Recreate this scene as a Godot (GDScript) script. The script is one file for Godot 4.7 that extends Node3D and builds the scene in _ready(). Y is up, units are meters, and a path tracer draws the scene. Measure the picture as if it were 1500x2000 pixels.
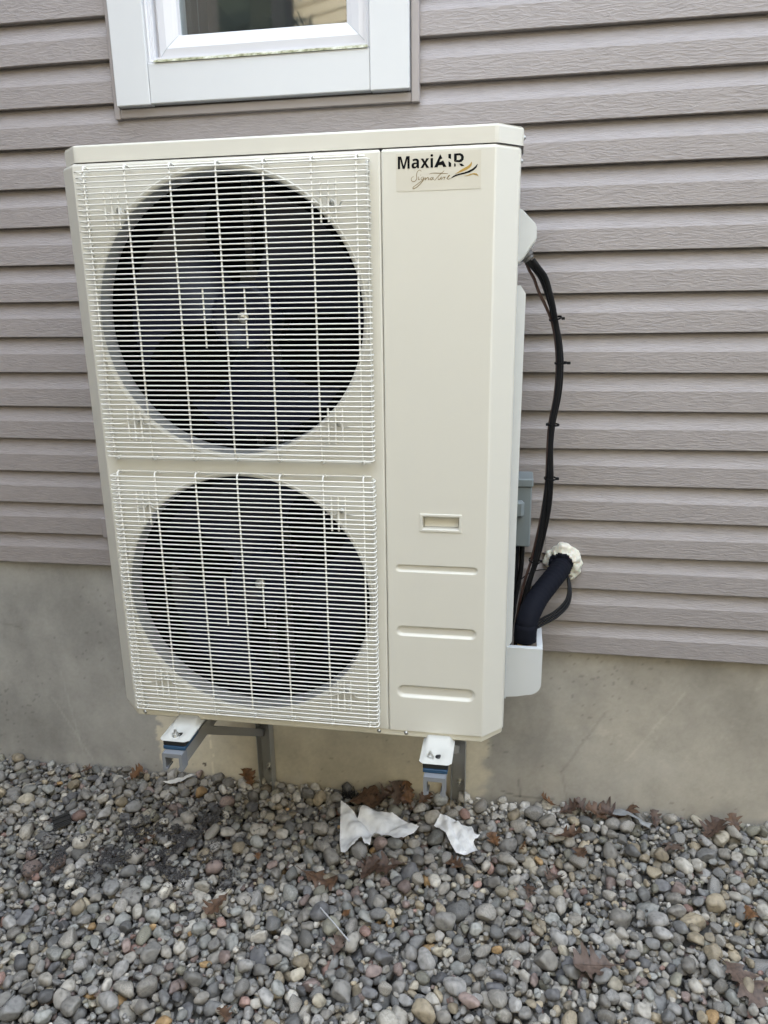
extends Node3D
# Heat-pump outdoor unit hung on the concrete foundation of a house, above a bed of river pebbles. Metres; the wall's front plane is z = 0.

const S := 0.1016          # exposure of one siding course
var rng := RandomNumberGenerator.new()
var M := {}
var used := {}
var shapes := {}

# ---------------------------------------------------------------- helpers
func lin(r: float, g: float, b: float) -> Color:
	return Color(r, g, b).linear_to_srgb()

func mat(called: String, c: Color, rough := 0.6, metal := 0.0) -> StandardMaterial3D:
	var m := StandardMaterial3D.new()
	m.resource_name = called
	m.albedo_color = c
	m.roughness = rough
	m.metallic = metal
	M[called] = m
	return m

func noise_tex(w: int, h: int, freq: float, sd: int, ramp: Array = [], ridged := false, octaves := 4, warp := 0.0, gain := 0.5) -> NoiseTexture2D:
	var n := FastNoiseLite.new()
	n.seed = sd
	n.frequency = freq
	n.noise_type = FastNoiseLite.TYPE_SIMPLEX_SMOOTH
	n.fractal_gain = gain
	n.fractal_type = FastNoiseLite.FRACTAL_RIDGED if ridged else FastNoiseLite.FRACTAL_FBM
	n.fractal_octaves = octaves
	if warp > 0.0:
		n.domain_warp_enabled = true
		n.domain_warp_amplitude = warp
		n.domain_warp_frequency = freq * 0.7
	var t := NoiseTexture2D.new()
	t.width = w
	t.height = h
	t.seamless = true
	t.noise = n
	if ramp.size():
		var g := Gradient.new()
		var off := PackedFloat32Array()
		var col := PackedColorArray()
		for r in ramp:
			off.append(r[0])
			col.append(r[1])
		g.offsets = off
		g.colors = col
		t.color_ramp = g
	return t

func grey(v: float) -> Color:
	return Color(v, v, v)

func S_() -> SurfaceTool:
	var st := SurfaceTool.new()
	st.begin(Mesh.PRIMITIVE_TRIANGLES)
	st.set_smooth_group(-1)
	return st

func numbered(called: String) -> String:
	used[called] = used.get(called, -1) + 1
	return called if used[called] == 0 else "%s_%03d" % [called, used[called]]

func put(called: String, st: SurfaceTool, m: Material, parent: Node3D, smooth := true) -> MeshInstance3D:
	if smooth:
		st.generate_normals()
	var o := MeshInstance3D.new()
	o.mesh = st.commit()
	o.material_override = m
	o.name = called
	parent.add_child(o, true)
	return o

func again(called: String, mesh: Mesh, m: Material, parent: Node3D, t: Transform3D) -> MeshInstance3D:
	var o := MeshInstance3D.new()
	o.mesh = mesh
	o.material_override = m
	o.name = called
	o.transform = t
	parent.add_child(o, true)
	return o

func thing(called: String, label: String, category: String, at := Vector3.ZERO, group := "") -> Node3D:
	var o := Node3D.new()
	o.name = numbered(called)
	o.position = at
	add_child(o)
	return tag(o, label, category, group)

func tag(o: Node3D, label: String, category: String, group := "", kind := "") -> Node3D:
	if label: o.set_meta("label", label)
	if category: o.set_meta("category", category)
	if group: o.set_meta("group", group)
	if kind: o.set_meta("kind", kind)
	return o

func group_node(called: String, parent: Node3D) -> Node3D:
	var o := Node3D.new()
	o.name = called
	parent.add_child(o, true)
	return o

# corners counter-clockwise seen from outside
func tri(st: SurfaceTool, a: Vector3, b: Vector3, c: Vector3) -> void:
	st.add_vertex(a); st.add_vertex(c); st.add_vertex(b)

func quad(st: SurfaceTool, a: Vector3, b: Vector3, c: Vector3, d: Vector3) -> void:
	tri(st, a, b, c)
	tri(st, a, c, d)

# box from corner lo to corner hi, its edges chamfered by e
func box(st: SurfaceTool, lo: Vector3, hi: Vector3, e := 0.0, turn := Transform3D()) -> void:
	st.set_smooth_group(-1)
	var c := (lo + hi) / 2.0
	var h := (hi - lo) / 2.0
	e = minf(e, minf(h.x, minf(h.y, h.z)) * 0.9)
	var ax := [Vector3.RIGHT, Vector3.UP, Vector3.BACK]
	for i in 3:
		var u: Vector3 = ax[(i + 1) % 3]
		var v: Vector3 = ax[(i + 2) % 3]
		var hu: float = h[(i + 1) % 3] - e
		var hv: float = h[(i + 2) % 3] - e
		for s in [-1.0, 1.0]:
			var n: Vector3 = ax[i] * h[i] * s
			var q := [c + n - u * hu - v * hv, c + n + u * hu - v * hv, c + n + u * hu + v * hv, c + n - u * hu + v * hv]
			if s < 0: q.reverse()
			quad(st, turn * q[0], turn * q[1], turn * q[2], turn * q[3])
	if e <= 0.0: return
	for i in 3:      # edges along axis i
		var j := (i + 1) % 3
		var k := (i + 2) % 3
		for sj in [-1.0, 1.0]:
			for sk in [-1.0, 1.0]:
				var a: Vector3 = c + ax[j] * h[j] * sj + ax[k] * (h[k] - e) * sk
				var b: Vector3 = c + ax[j] * (h[j] - e) * sj + ax[k] * h[k] * sk
				var l: Vector3 = ax[i] * (h[i] - e)
				var q := [turn * (a - l), turn * (a + l), turn * (b + l), turn * (b - l)]
				if (l.cross(b - a)).dot(ax[j] * sj + ax[k] * sk) < 0: q.reverse()
				quad(st, q[0], q[1], q[2], q[3])
	for sx in [-1.0, 1.0]:
		for sy in [-1.0, 1.0]:
			for sz in [-1.0, 1.0]:
				var p := c + Vector3(h.x * sx, (h.y - e) * sy, (h.z - e) * sz)
				var q := c + Vector3((h.x - e) * sx, h.y * sy, (h.z - e) * sz)
				var r := c + Vector3((h.x - e) * sx, (h.y - e) * sy, h.z * sz)
				if sx * sy * sz > 0: tri(st, turn * p, turn * q, turn * r)
				else: tri(st, turn * p, turn * r, turn * q)

# a round tube along pts
func tube(st: SurfaceTool, pts: Array, r: float, sides := 8, caps := true, flat_ratio := 1.0) -> void:
	st.set_smooth_group(1)
	var n := pts.size()
	var rings := []
	var up := Vector3(0.13, 0.97, 0.21)
	for i in n:
		var d: Vector3 = (pts[mini(i + 1, n - 1)] - pts[maxi(i - 1, 0)]).normalized()
		if absf(d.dot(up)) > 0.98: up = Vector3(0.9, 0.1, 0.4)
		var a := (up - d * up.dot(d)).normalized()
		up = a
		var b := d.cross(a)
		var ring := []
		for k in sides:
			var t := TAU * k / sides
			ring.append(pts[i] + a * cos(t) * r + b * sin(t) * r * flat_ratio)
		rings.append(ring)
	for i in n - 1:
		for k in sides:
			var l := (k + 1) % sides
			quad(st, rings[i][k], rings[i][l], rings[i + 1][l], rings[i + 1][k])
	if caps:
		st.set_smooth_group(-1)
		for k in range(1, sides - 1):
			tri(st, rings[0][0], rings[0][k + 1], rings[0][k])
			tri(st, rings[n - 1][0], rings[n - 1][k], rings[n - 1][k + 1])

func curve(pts: Array, step := 0.012) -> Array:
	var c := Curve3D.new()
	c.bake_interval = step
	for i in pts.size():
		var t: Vector3 = (pts[mini(i + 1, pts.size() - 1)] - pts[maxi(i - 1, 0)]) / 6.0
		c.add_point(pts[i], -t, t)
	return Array(c.get_baked_points())

# profile of (radius, height) turned about the axis d through c; sharp = one smooth group per band
func lathe(st: SurfaceTool, c: Vector3, d: Vector3, prof: Array, n := 48, sharp := false) -> void:
	d = d.normalized()
	var a := d.cross(Vector3.UP if absf(d.y) < 0.9 else Vector3.RIGHT).normalized()
	var b := d.cross(a)
	for i in prof.size() - 1:
		st.set_smooth_group(10 + i if sharp else 1)
		for k in n:
			var t0 := TAU * k / n
			var t1 := TAU * (k + 1) / n
			var u0 := a * cos(t0) + b * sin(t0)
			var u1 := a * cos(t1) + b * sin(t1)
			var p: Vector2 = prof[i]
			var q: Vector2 = prof[i + 1]
			quad(st, c + u0 * p.x + d * p.y, c + u1 * p.x + d * p.y, c + u1 * q.x + d * q.y, c + u0 * q.x + d * q.y)
	st.set_smooth_group(-1)

# flat outline in x,y pushed out from z0 to z1 (front at z1)
func prism(st: SurfaceTool, poly: PackedVector2Array, z0: float, z1: float, turn := Transform3D(), round_sides := false) -> void:
	var p := poly.duplicate()
	var area := 0.0
	for i in p.size():
		area += p[i].cross(p[(i + 1) % p.size()])
	if area < 0: p.reverse()
	st.set_smooth_group(-1)
	var t := Geometry2D.triangulate_polygon(p)
	for i in range(0, t.size(), 3):
		var q := [p[t[i]], p[t[i + 1]], p[t[i + 2]]]
		if (q[1] - q[0]).cross(q[2] - q[0]) < 0: q = [q[0], q[2], q[1]]
		tri(st, turn * Vector3(q[0].x, q[0].y, z1), turn * Vector3(q[1].x, q[1].y, z1), turn * Vector3(q[2].x, q[2].y, z1))
		tri(st, turn * Vector3(q[0].x, q[0].y, z0), turn * Vector3(q[2].x, q[2].y, z0), turn * Vector3(q[1].x, q[1].y, z0))
	if round_sides: st.set_smooth_group(3)
	for i in p.size():
		var a := p[i]
		var b := p[(i + 1) % p.size()]
		quad(st, turn * Vector3(a.x, a.y, z0), turn * Vector3(b.x, b.y, z0), turn * Vector3(b.x, b.y, z1), turn * Vector3(a.x, a.y, z1))
	st.set_smooth_group(-1)

# a moulding of (inset, z) steps run round a rectangle with mitred corners
func ring(st: SurfaceTool, x0: float, x1: float, y0: float, y1: float, prof: Array) -> void:
	for i in prof.size() - 1:
		st.set_smooth_group(-1)
		var p: Vector2 = prof[i]
		var q: Vector2 = prof[i + 1]
		var A := [Vector3(x0 + p.x, y0 + p.x, p.y), Vector3(x1 - p.x, y0 + p.x, p.y), Vector3(x1 - p.x, y1 - p.x, p.y), Vector3(x0 + p.x, y1 - p.x, p.y)]
		var B := [Vector3(x0 + q.x, y0 + q.x, q.y), Vector3(x1 - q.x, y0 + q.x, q.y), Vector3(x1 - q.x, y1 - q.x, q.y), Vector3(x0 + q.x, y1 - q.x, q.y)]
		for k in 4:
			var l := (k + 1) % 4
			quad(st, A[k], A[l], B[l], B[k])

func screw(called: String, at: Vector3, d: Vector3, r: float, parent: Node3D) -> void:
	var st := S_()
	lathe(st, at, d, [Vector2(r * 1.5, 0), Vector2(r * 1.5, r * 0.25), Vector2(r, r * 0.3), Vector2(r * 0.92, r * 0.8), Vector2(r * 0.5, r * 1.05), Vector2(0, r * 1.08)], 14)
	put(called, st, M.screw, parent)

func xz(a: Array) -> Array:
	var o := []
	for i in range(0, a.size(), 2): o.append(Vector2(a[i], a[i + 1]))
	return o

func v2(a: Array, k := 1.0) -> PackedVector2Array:
	var o := PackedVector2Array()
	for i in range(0, a.size(), 2): o.append(Vector2(a[i], a[i + 1]) * k)
	return o

# ---------------------------------------------------------------- set-up
func _ready() -> void:
	rng.seed = 4711
	var cam := Camera3D.new()
	cam.name = "camera"
	cam.position = Vector3(0, 1.01262, 2.08238)
	cam.rotation = Vector3(deg_to_rad(-15.8704), deg_to_rad(9.9892), deg_to_rad(-0.8913))
	cam.fov = 68.3346
	cam.near = 0.05
	cam.far = 300
	add_child(cam)
	cam.current = true

	var env := Environment.new()
	env.background_mode = Environment.BG_SKY
	var sky := Sky.new()
	var sm := ProceduralSkyMaterial.new()
	sm.sky_top_color = Color(0.875, 0.92, 0.985)
	sm.sky_horizon_color = Color(0.71, 0.745, 0.81)
	sm.sky_curve = 0.16
	sm.ground_bottom_color = Color(0.28, 0.27, 0.25)
	sm.ground_horizon_color = Color(0.55, 0.55, 0.55)
	sm.sky_energy_multiplier = 2.0
	sky.sky_material = sm
	env.sky = sky
	env.tonemap_mode = Environment.TONE_MAPPER_LINEAR
	env.tonemap_exposure = 1.2
	env.sdfgi_enabled = true
	env.ssao_enabled = true
	env.ssil_enabled = true
	var we := WorldEnvironment.new()
	we.name = "environment"
	we.environment = env
	add_child(we)

	var sun := DirectionalLight3D.new()     # stands behind the house: the near wall is in its shade, the neighbour's wall is lit
	sun.name = "sun"
	sun.light_color = Color(1.0, 0.95, 0.87)
	sun.light_energy = 1.6
	sun.light_angular_distance = 0.5
	sun.shadow_enabled = true
	add_child(sun)
	sun.look_at_from_position(Vector3(-1.0, 5.0, -8.0), Vector3.ZERO)

	materials()
	ground()
	house()
	neighbours()
	outdoor_unit()
	brackets()
	pipes_and_cables()
	pebbles()
	litter()

func materials() -> void:
	var m := mat("siding", lin(0.320, 0.289, 0.281), 0.45)
	m.albedo_texture = noise_tex(512, 512, 0.02, 5, [[0.0, grey(0.93)], [0.5, grey(0.975)], [1.0, Color(1, 1, 1)]])
	m.heightmap_enabled = true
	m.heightmap_scale = 0.095
	m.heightmap_texture = noise_tex(1024, 1024, 0.013, 9, [], true, 2, 60.0)
	m.uv1_scale = Vector3(1, 1, 1)
	var tr := mat("siding_trim", lin(0.325, 0.294, 0.286), 0.45)
	tr.rim_enabled = false
	m = mat("concrete", Color(1, 1, 1), 0.92)
	m.vertex_color_use_as_albedo = true
	m.albedo_texture = noise_tex(1024, 1024, 0.012, 21, [[0.0, grey(0.91)], [0.4, grey(0.96)], [0.6, grey(0.975)], [1.0, grey(1.0)]], false, 7, 0.0, 0.78)
	m.uv1_scale = Vector3(0.8, 0.8, 0.8)
	m.heightmap_enabled = true
	m.heightmap_scale = 0.02
	m.heightmap_texture = noise_tex(1024, 1024, 0.05, 31, [], false, 5, 0.0, 0.75)
	mat("white", lin(0.59, 0.60, 0.61), 0.4)
	mat("vinyl", lin(0.63, 0.63, 0.66), 0.35)
	m = mat("algae", Color(1, 1, 1), 0.8)
	m.albedo_texture = noise_tex(512, 128, 0.02, 3, [[0.0, Color(0.84, 0.84, 0.80)], [0.4, Color(0.74, 0.74, 0.67)], [0.6, Color(0.60, 0.60, 0.50)], [0.8, Color(0.46, 0.46, 0.35)], [1.0, Color(0.34, 0.34, 0.24)]], false, 6, 0.0, 0.65)
	mat("spacer", lin(0.28, 0.33, 0.36), 0.4)
	var g := mat("pane_glass", Color(0.9, 0.95, 0.95, 0.006), 0.02)
	g.transparency = BaseMaterial3D.TRANSPARENCY_ALPHA
	g.metallic_specular = 0.7
	mat("interior", lin(0.03, 0.03, 0.03), 0.9)
	m = mat("paint", lin(0.635, 0.617, 0.55), 0.34)
	m.heightmap_enabled = true
	m.heightmap_scale = 0.012
	m.heightmap_texture = noise_tex(512, 512, 0.01, 61, [], false, 3)
	m.uv1_triplanar = true
	m.uv1_world_triplanar = true
	m.uv1_scale = Vector3(3, 3, 3)
	m.metallic_specular = 0.5
	m = mat("wire_paint", lin(0.76, 0.75, 0.70), 0.45)
	mat("base_paint", lin(0.62, 0.585, 0.475), 0.4)
	mat("guard_plastic", lin(0.58, 0.60, 0.61), 0.4)
	mat("foot_paint", lin(0.50, 0.495, 0.46), 0.25)
	mat("dark_liner", lin(0.006, 0.006, 0.008), 0.8).metallic_specular = 0.1  # near black: shade inside the cabinet put into the colour
	mat("fan_plastic", lin(0.010, 0.0115, 0.026), 0.30).metallic_specular = 0.34
	mat("motor_metal", lin(0.05, 0.052, 0.056), 0.5, 0.2)
	mat("shroud_paint", lin(0.34, 0.345, 0.345), 0.4)
	mat("screw", lin(0.55, 0.55, 0.53), 0.3, 0.9)
	mat("zinc", lin(0.40, 0.40, 0.39), 0.38, 0.55)
	mat("steel", lin(0.36, 0.355, 0.34), 0.42, 0.45)
	mat("rubber_blue", lin(0.016, 0.055, 0.11), 0.6)
	mat("cap_grey", lin(0.20, 0.21, 0.225), 0.45)
	mat("black_pvc", lin(0.007, 0.007, 0.008), 0.5).metallic_specular = 0.3
	mat("brown_pvc", lin(0.06, 0.03, 0.022), 0.45)
	mat("black_foam", lin(0.006, 0.007, 0.012), 0.75).metallic_specular = 0.25
	mat("gland_grey", lin(0.13, 0.125, 0.12), 0.5)
	mat("box_grey", lin(0.205, 0.238, 0.247), 0.42)
	mat("brass", lin(0.72, 0.50, 0.22), 0.3, 0.9)
	m = mat("foam", lin(0.66, 0.64, 0.55), 0.3)
	m.subsurf_scatter_enabled = true
	m.subsurf_scatter_strength = 0.15
	mat("label_film", lin(0.60, 0.572, 0.49), 0.35)
	mat("ink", lin(0.006, 0.006, 0.007), 0.7).metallic_specular = 0.2
	mat("gold", lin(0.40, 0.25, 0.045), 0.35)
	mat("script_gold", lin(0.20, 0.135, 0.045), 0.4)
	mat("cream_siding", lin(0.86, 0.76, 0.53), 0.6)
	mat("wing", lin(0.11, 0.098, 0.093), 0.6)
	mat("shaded_beige", lin(0.16, 0.13, 0.10), 0.7)  # darkened beige: shade put into the colour
	mat("brown_trim", lin(0.05, 0.04, 0.035), 0.6)
	mat("roof", lin(0.05, 0.05, 0.05), 0.9)
	mat("hedge_green", lin(0.02, 0.035, 0.015), 0.8)
	mat("lawn", lin(0.15, 0.14, 0.10), 0.95)
	m = mat("soil", lin(0.10, 0.095, 0.085), 0.95)
	m = mat("cloth", lin(0.92, 0.92, 0.91), 0.85)
	m.heightmap_enabled = true
	m.heightmap_scale = 0.03
	m.heightmap_texture = noise_tex(512, 512, 0.02, 77, [], false, 5)
	m.uv1_triplanar = true
	m.uv1_world_triplanar = true
	m.uv1_scale = Vector3(5, 5, 5)
	m.albedo_texture = noise_tex(512, 512, 0.012, 78, [[0.0, grey(0.86)], [0.5, grey(0.95)], [1.0, grey(1.0)]])
	mat("scrap_white", lin(0.62, 0.61, 0.58), 0.7)
	mat("stick_white", lin(0.40, 0.40, 0.40), 0.6)
	mat("scrap_grey", lin(0.22, 0.225, 0.225), 0.6)
	mat("scrap_black", lin(0.014, 0.014, 0.014), 0.6)
	mat("debris", lin(0.068, 0.064, 0.064), 0.95)

# ---------------------------------------------------------------- ground
func ground() -> void:
	var st := S_()
	quad(st, Vector3(-60, -0.72, 60), Vector3(60, -0.72, 60), Vector3(60, -0.72, -60), Vector3(-60, -0.72, -60))
	tag(put("ground", st, M.lawn, self), "", "", "", "structure")

# ---------------------------------------------------------------- the house
func board(x0: float, x1: float, y: float, k: int, parent: Node3D, lift := 0.0) -> void:
	var prof := [Vector2(0.012, -0.0310), Vector2(0.0008, -0.0300), Vector2(0.0, -0.0010), Vector2(0.0012, 0.0), Vector2(0.053, -0.0014), Vector2(0.0570, -0.0030), Vector2(0.066, -0.0074), Vector2(0.080, -0.0130), Vector2(0.0960, -0.0172), Vector2(S - 0.0005, -0.0212), Vector2(S + 0.010, -0.0320)]
	var st := S_()
	var n := maxi(2, int((x1 - x0) / 0.22))
	var off := rng.randf() * 7.0
	var offv := rng.randf() * 3.0
	var ph := rng.randf() * TAU
	for i in prof.size() - 1:
		st.set_smooth_group(5 if i >= 4 else 20 + i)
		var p: Vector2 = prof[i]
		var q: Vector2 = prof[i + 1]
		for j in n:
			var P := []
			for c in [[j, p], [j + 1, p], [j + 1, q], [j, q]]:
				var x: float = lerpf(x0, x1, float(c[0]) / n)
				var w := 0.0011 * sin(x * 2.3 + ph) + 0.0006 * sin(x * 5.1 + ph * 2.0)
				var front: float = 1.0 if c[1].x < 0.06 else 0.0
				P.append([Vector3(x, y + c[1].x + w * (1.0 if c[1].x < 0.09 else 0.0), c[1].y + lift + 0.0009 * front * sin(x * 3.1 + ph * 1.7)), Vector2((x + off) / 0.66, (c[1].x - c[1].y + offv) / 0.15)])
			for t in [0, 2, 1, 0, 3, 2]:
				st.set_uv(P[t][1])
				st.add_vertex(P[t][0])
	put("siding_board", st, M.siding, parent)

func house() -> void:
	var h := thing("house", "house clad in taupe lap siding above a bare concrete foundation", "house")
	# siding courses: they start two courses lower on the right of the unit
	for k in range(0, 46):
		var y := k * S
		if k < 2: board(-0.45, 3.2, y, k, h)
		elif k == 3:
			board(-3.6, 0.118, y, k, h)
			board(0.098, 3.2, y, k, h, 0.0016)
		elif k >= 15 and y < 2.5:
			board(-3.6, -1.062, y, k, h)
			board(-0.276, 3.2, y, k, h)
		else: board(-3.6, 3.2, y, k, h)
	foundation(h)
	var st := S_()        # wall behind the siding, open at the window
	box(st, Vector3(-3.6, 0.21, -0.16), Vector3(-0.97, 4.66, -0.0365))
	box(st, Vector3(-0.97, 0.21, -0.16), Vector3(-0.37, 1.59, -0.0365))
	box(st, Vector3(-0.97, 2.46, -0.16), Vector3(-0.37, 4.66, -0.0365))
	box(st, Vector3(-0.37, 0.21, -0.16), Vector3(3.2, 4.66, -0.0365))
	put("wall_frame", st, M.interior, h)
	st = S_()
	box(st, Vector3(-3.6, -0.5, -7.0), Vector3(-3.44, 4.66, -0.165))
	box(st, Vector3(3.04, -0.5, -7.0), Vector3(3.2, 4.66, -0.165))
	box(st, Vector3(-3.44, -0.5, -7.0), Vector3(3.04, 4.66, -6.85))
	box(st, Vector3(-3.43, 0.9, -6.8), Vector3(3.03, 1.0, -0.17))
	put("outer_wall", st, M.interior, h)
	st = S_()
	box(st, Vector3(-3.9, 4.67, -7.4), Vector3(3.5, 4.82, 0.35), 0.01)
	prism(st, v2([-7.4, 4.83, 0.35, 4.83, -3.5, 7.2]), -3.45, 3.85, Transform3D(Basis(Vector3(0, 0, 1), Vector3.UP, Vector3(-1, 0, 0)), Vector3.ZERO))
	put("roof", st, M.roof, h)
	for x in [-3.6, 3.2]:
		st = S_()
		box(st, Vector3(x - 0.05, 0.15, -0.09), Vector3(x + 0.05, 4.66, 0.012), 0.003)
		put("corner_trim", st, M.siding_trim, h)
	# a wing of the house stands out on the left, beyond the frame
	st = S_()
	box(st, Vector3(-3.6, -0.72, 0.02), Vector3(-2.4, 4.66, 4.3))
	put("wing_wall", st, M.wing, h)
	window(h)

func foundation(h: Node3D) -> void:
	# one wall face with a stepped top; colour varies with the old render coat, bare patch and stains, with some light painted in
	var st := S_()
	var nz := FastNoiseLite.new()
	nz.seed = 8
	nz.frequency = 1.0
	nz.fractal_octaves = 5
	var vein := FastNoiseLite.new()
	vein.seed = 15
	vein.frequency = 3.4
	vein.fractal_type = FastNoiseLite.FRACTAL_RIDGED
	vein.fractal_octaves = 3
	vein.domain_warp_enabled = true
	vein.domain_warp_amplitude = 0.25
	vein.domain_warp_frequency = 3.0
	var pits := FastNoiseLite.new()
	pits.seed = 44
	pits.frequency = 1.0
	pits.fractal_octaves = 1
	var cracks := [[Vector2(0.00, -0.512), Vector2(0.055, -0.528), 0.4], [Vector2(0.055, -0.528), Vector2(0.05, -0.46), 0.3], [Vector2(0.055, -0.528), Vector2(0.16, -0.522), 0.3], [Vector2(-0.975, -0.55), Vector2(-0.93, -0.58), 0.4], [Vector2(0.30, -0.20), Vector2(0.18, -0.42), 0.14], [Vector2(0.18, -0.42), Vector2(0.20, -0.52), 0.14], [Vector2(0.52, -0.12), Vector2(0.37, -0.36), -0.12], [Vector2(-1.55, -0.30), Vector2(-1.42, -0.55), -0.14], [Vector2(-1.50, -0.20), Vector2(-1.46, -0.52), -0.10], [Vector2(-1.75, -0.02), Vector2(-1.62, -0.05), 0.2]]
	var colour := func(x: float, y: float) -> Color:
		var wob := 0.035 * nz.get_noise_2d(x * 9.0, y * 9.0)
		var grey_c := Vector3(0.375, 0.363, 0.338)
		var lit_tan_c := Vector3(0.62, 0.57, 0.46)  # bare tan concrete, lightened to paint in light under the unit
		var right_c := Vector3(0.395, 0.360, 0.300)  # sunlit tan of the right end, put into the colour
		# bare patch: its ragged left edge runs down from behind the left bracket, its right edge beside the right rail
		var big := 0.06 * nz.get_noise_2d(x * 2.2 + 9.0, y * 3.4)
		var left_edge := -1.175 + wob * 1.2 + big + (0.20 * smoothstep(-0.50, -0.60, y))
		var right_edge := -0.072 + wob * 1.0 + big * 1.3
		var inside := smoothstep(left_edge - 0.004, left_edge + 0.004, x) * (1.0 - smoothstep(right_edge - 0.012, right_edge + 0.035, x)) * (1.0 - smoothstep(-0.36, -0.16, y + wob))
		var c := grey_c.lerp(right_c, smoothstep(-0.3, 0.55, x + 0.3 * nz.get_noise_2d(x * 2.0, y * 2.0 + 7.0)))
		c = c.lerp(lit_tan_c, inside)
		c *= 1.0 + 0.34 * nz.get_noise_2d(x * 1.6 + 3.0 + y * 0.6, y * 1.2) + 0.16 * nz.get_noise_2d(x * 7.0, y * 4.0) + 0.07 * nz.get_noise_2d(x * 60.0, y * 60.0)
		c = c.lerp(Vector3(0.52, 0.50, 0.46), 0.35 * smoothstep(-0.50, -0.565, y + wob) * smoothstep(0.0, 0.25, nz.get_noise_2d(x * 7.0, 3.0)))
		var v := vein.get_noise_2d(x, y)
		if x < 0.1: v = vein.get_noise_2d(x * 0.8 + y * 0.5, y * 0.35) * 0.7
		c *= 1.0 + 0.10 * smoothstep(0.72, 0.98, v) * (1.0 - inside * 0.6)
		# rust streaks beside the right rail, a seam left by the form boards
		c = c.lerp(Vector3(0.24, 0.14, 0.05), 0.55 * inside * smoothstep(0.02, 0.0, absf(x + 0.188 + wob * 0.5)) * smoothstep(-0.30, -0.40, y))
		for k in cracks:
			var q := Geometry2D.get_closest_point_to_segment(Vector2(x, y + 0.25 * wob), k[0], k[1])
			c *= 1.0 - k[2] * smoothstep(0.0055, 0.001, q.distance_to(Vector2(x, y + 0.25 * wob)))
		if pits.get_noise_2d(x * 43.0, y * 57.0) * (0.6 + 0.4 * nz.get_noise_2d(x * 2.0, y * 2.0 + 40.0)) > 0.56: c *= 0.74
		if absf(x + 0.978 + 0.3 * wob) < 0.0025 and y < -0.3 and y > -0.555: c *= 1.25
		if Vector2(x + 1.0055, y + 0.514).length() < 0.0075 + 0.05 * wob: c = Vector3(0.05, 0.03, 0.02)
		return Color(c.x, c.y, c.z)
	var face := func(x0: float, x1: float, y0: float, y1: float) -> void:
		var d := 0.0065
		var nx := int((x1 - x0) / d)
		var ny := int((y1 - y0) / d)
		var cols := []
		for j in ny + 1:
			var row := PackedColorArray()
			for i in nx + 1: row.append(colour.call(lerpf(x0, x1, float(i) / nx), lerpf(y0, y1, float(j) / ny)))
			cols.append(row)
		st.set_smooth_group(2)
		for j in ny:
			for i in nx:
				for t in [[0, 0], [1, 1], [1, 0], [0, 0], [0, 1], [1, 1]]:
					var x := lerpf(x0, x1, float(i + t[0]) / nx)
					var y := lerpf(y0, y1, float(j + t[1]) / ny)
					st.set_color(cols[j + t[1]][i + t[0]])
					st.set_uv(Vector2(x, -y))
					st.add_vertex(Vector3(x, y, -0.024 + 0.0012 * nz.get_noise_2d(x * 1.5, y * 1.5)))
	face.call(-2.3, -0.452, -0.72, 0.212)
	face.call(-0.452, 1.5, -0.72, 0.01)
	st.set_color(Color(0.28, 0.26, 0.23))
	st.set_uv(Vector2(0, 0))
	box(st, Vector3(-3.6, -0.72, -0.22), Vector3(-2.3, 0.212, -0.024))
	box(st, Vector3(1.5, -0.72, -0.22), Vector3(3.2, 0.01, -0.024))
	box(st, Vector3(-2.3, -0.72, -0.22), Vector3(-0.455, 0.209, -0.03))
	box(st, Vector3(-0.455, -0.72, -0.22), Vector3(1.5, 0.008, -0.03))
	put("concrete_foundation", st, M.concrete, h)

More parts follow.
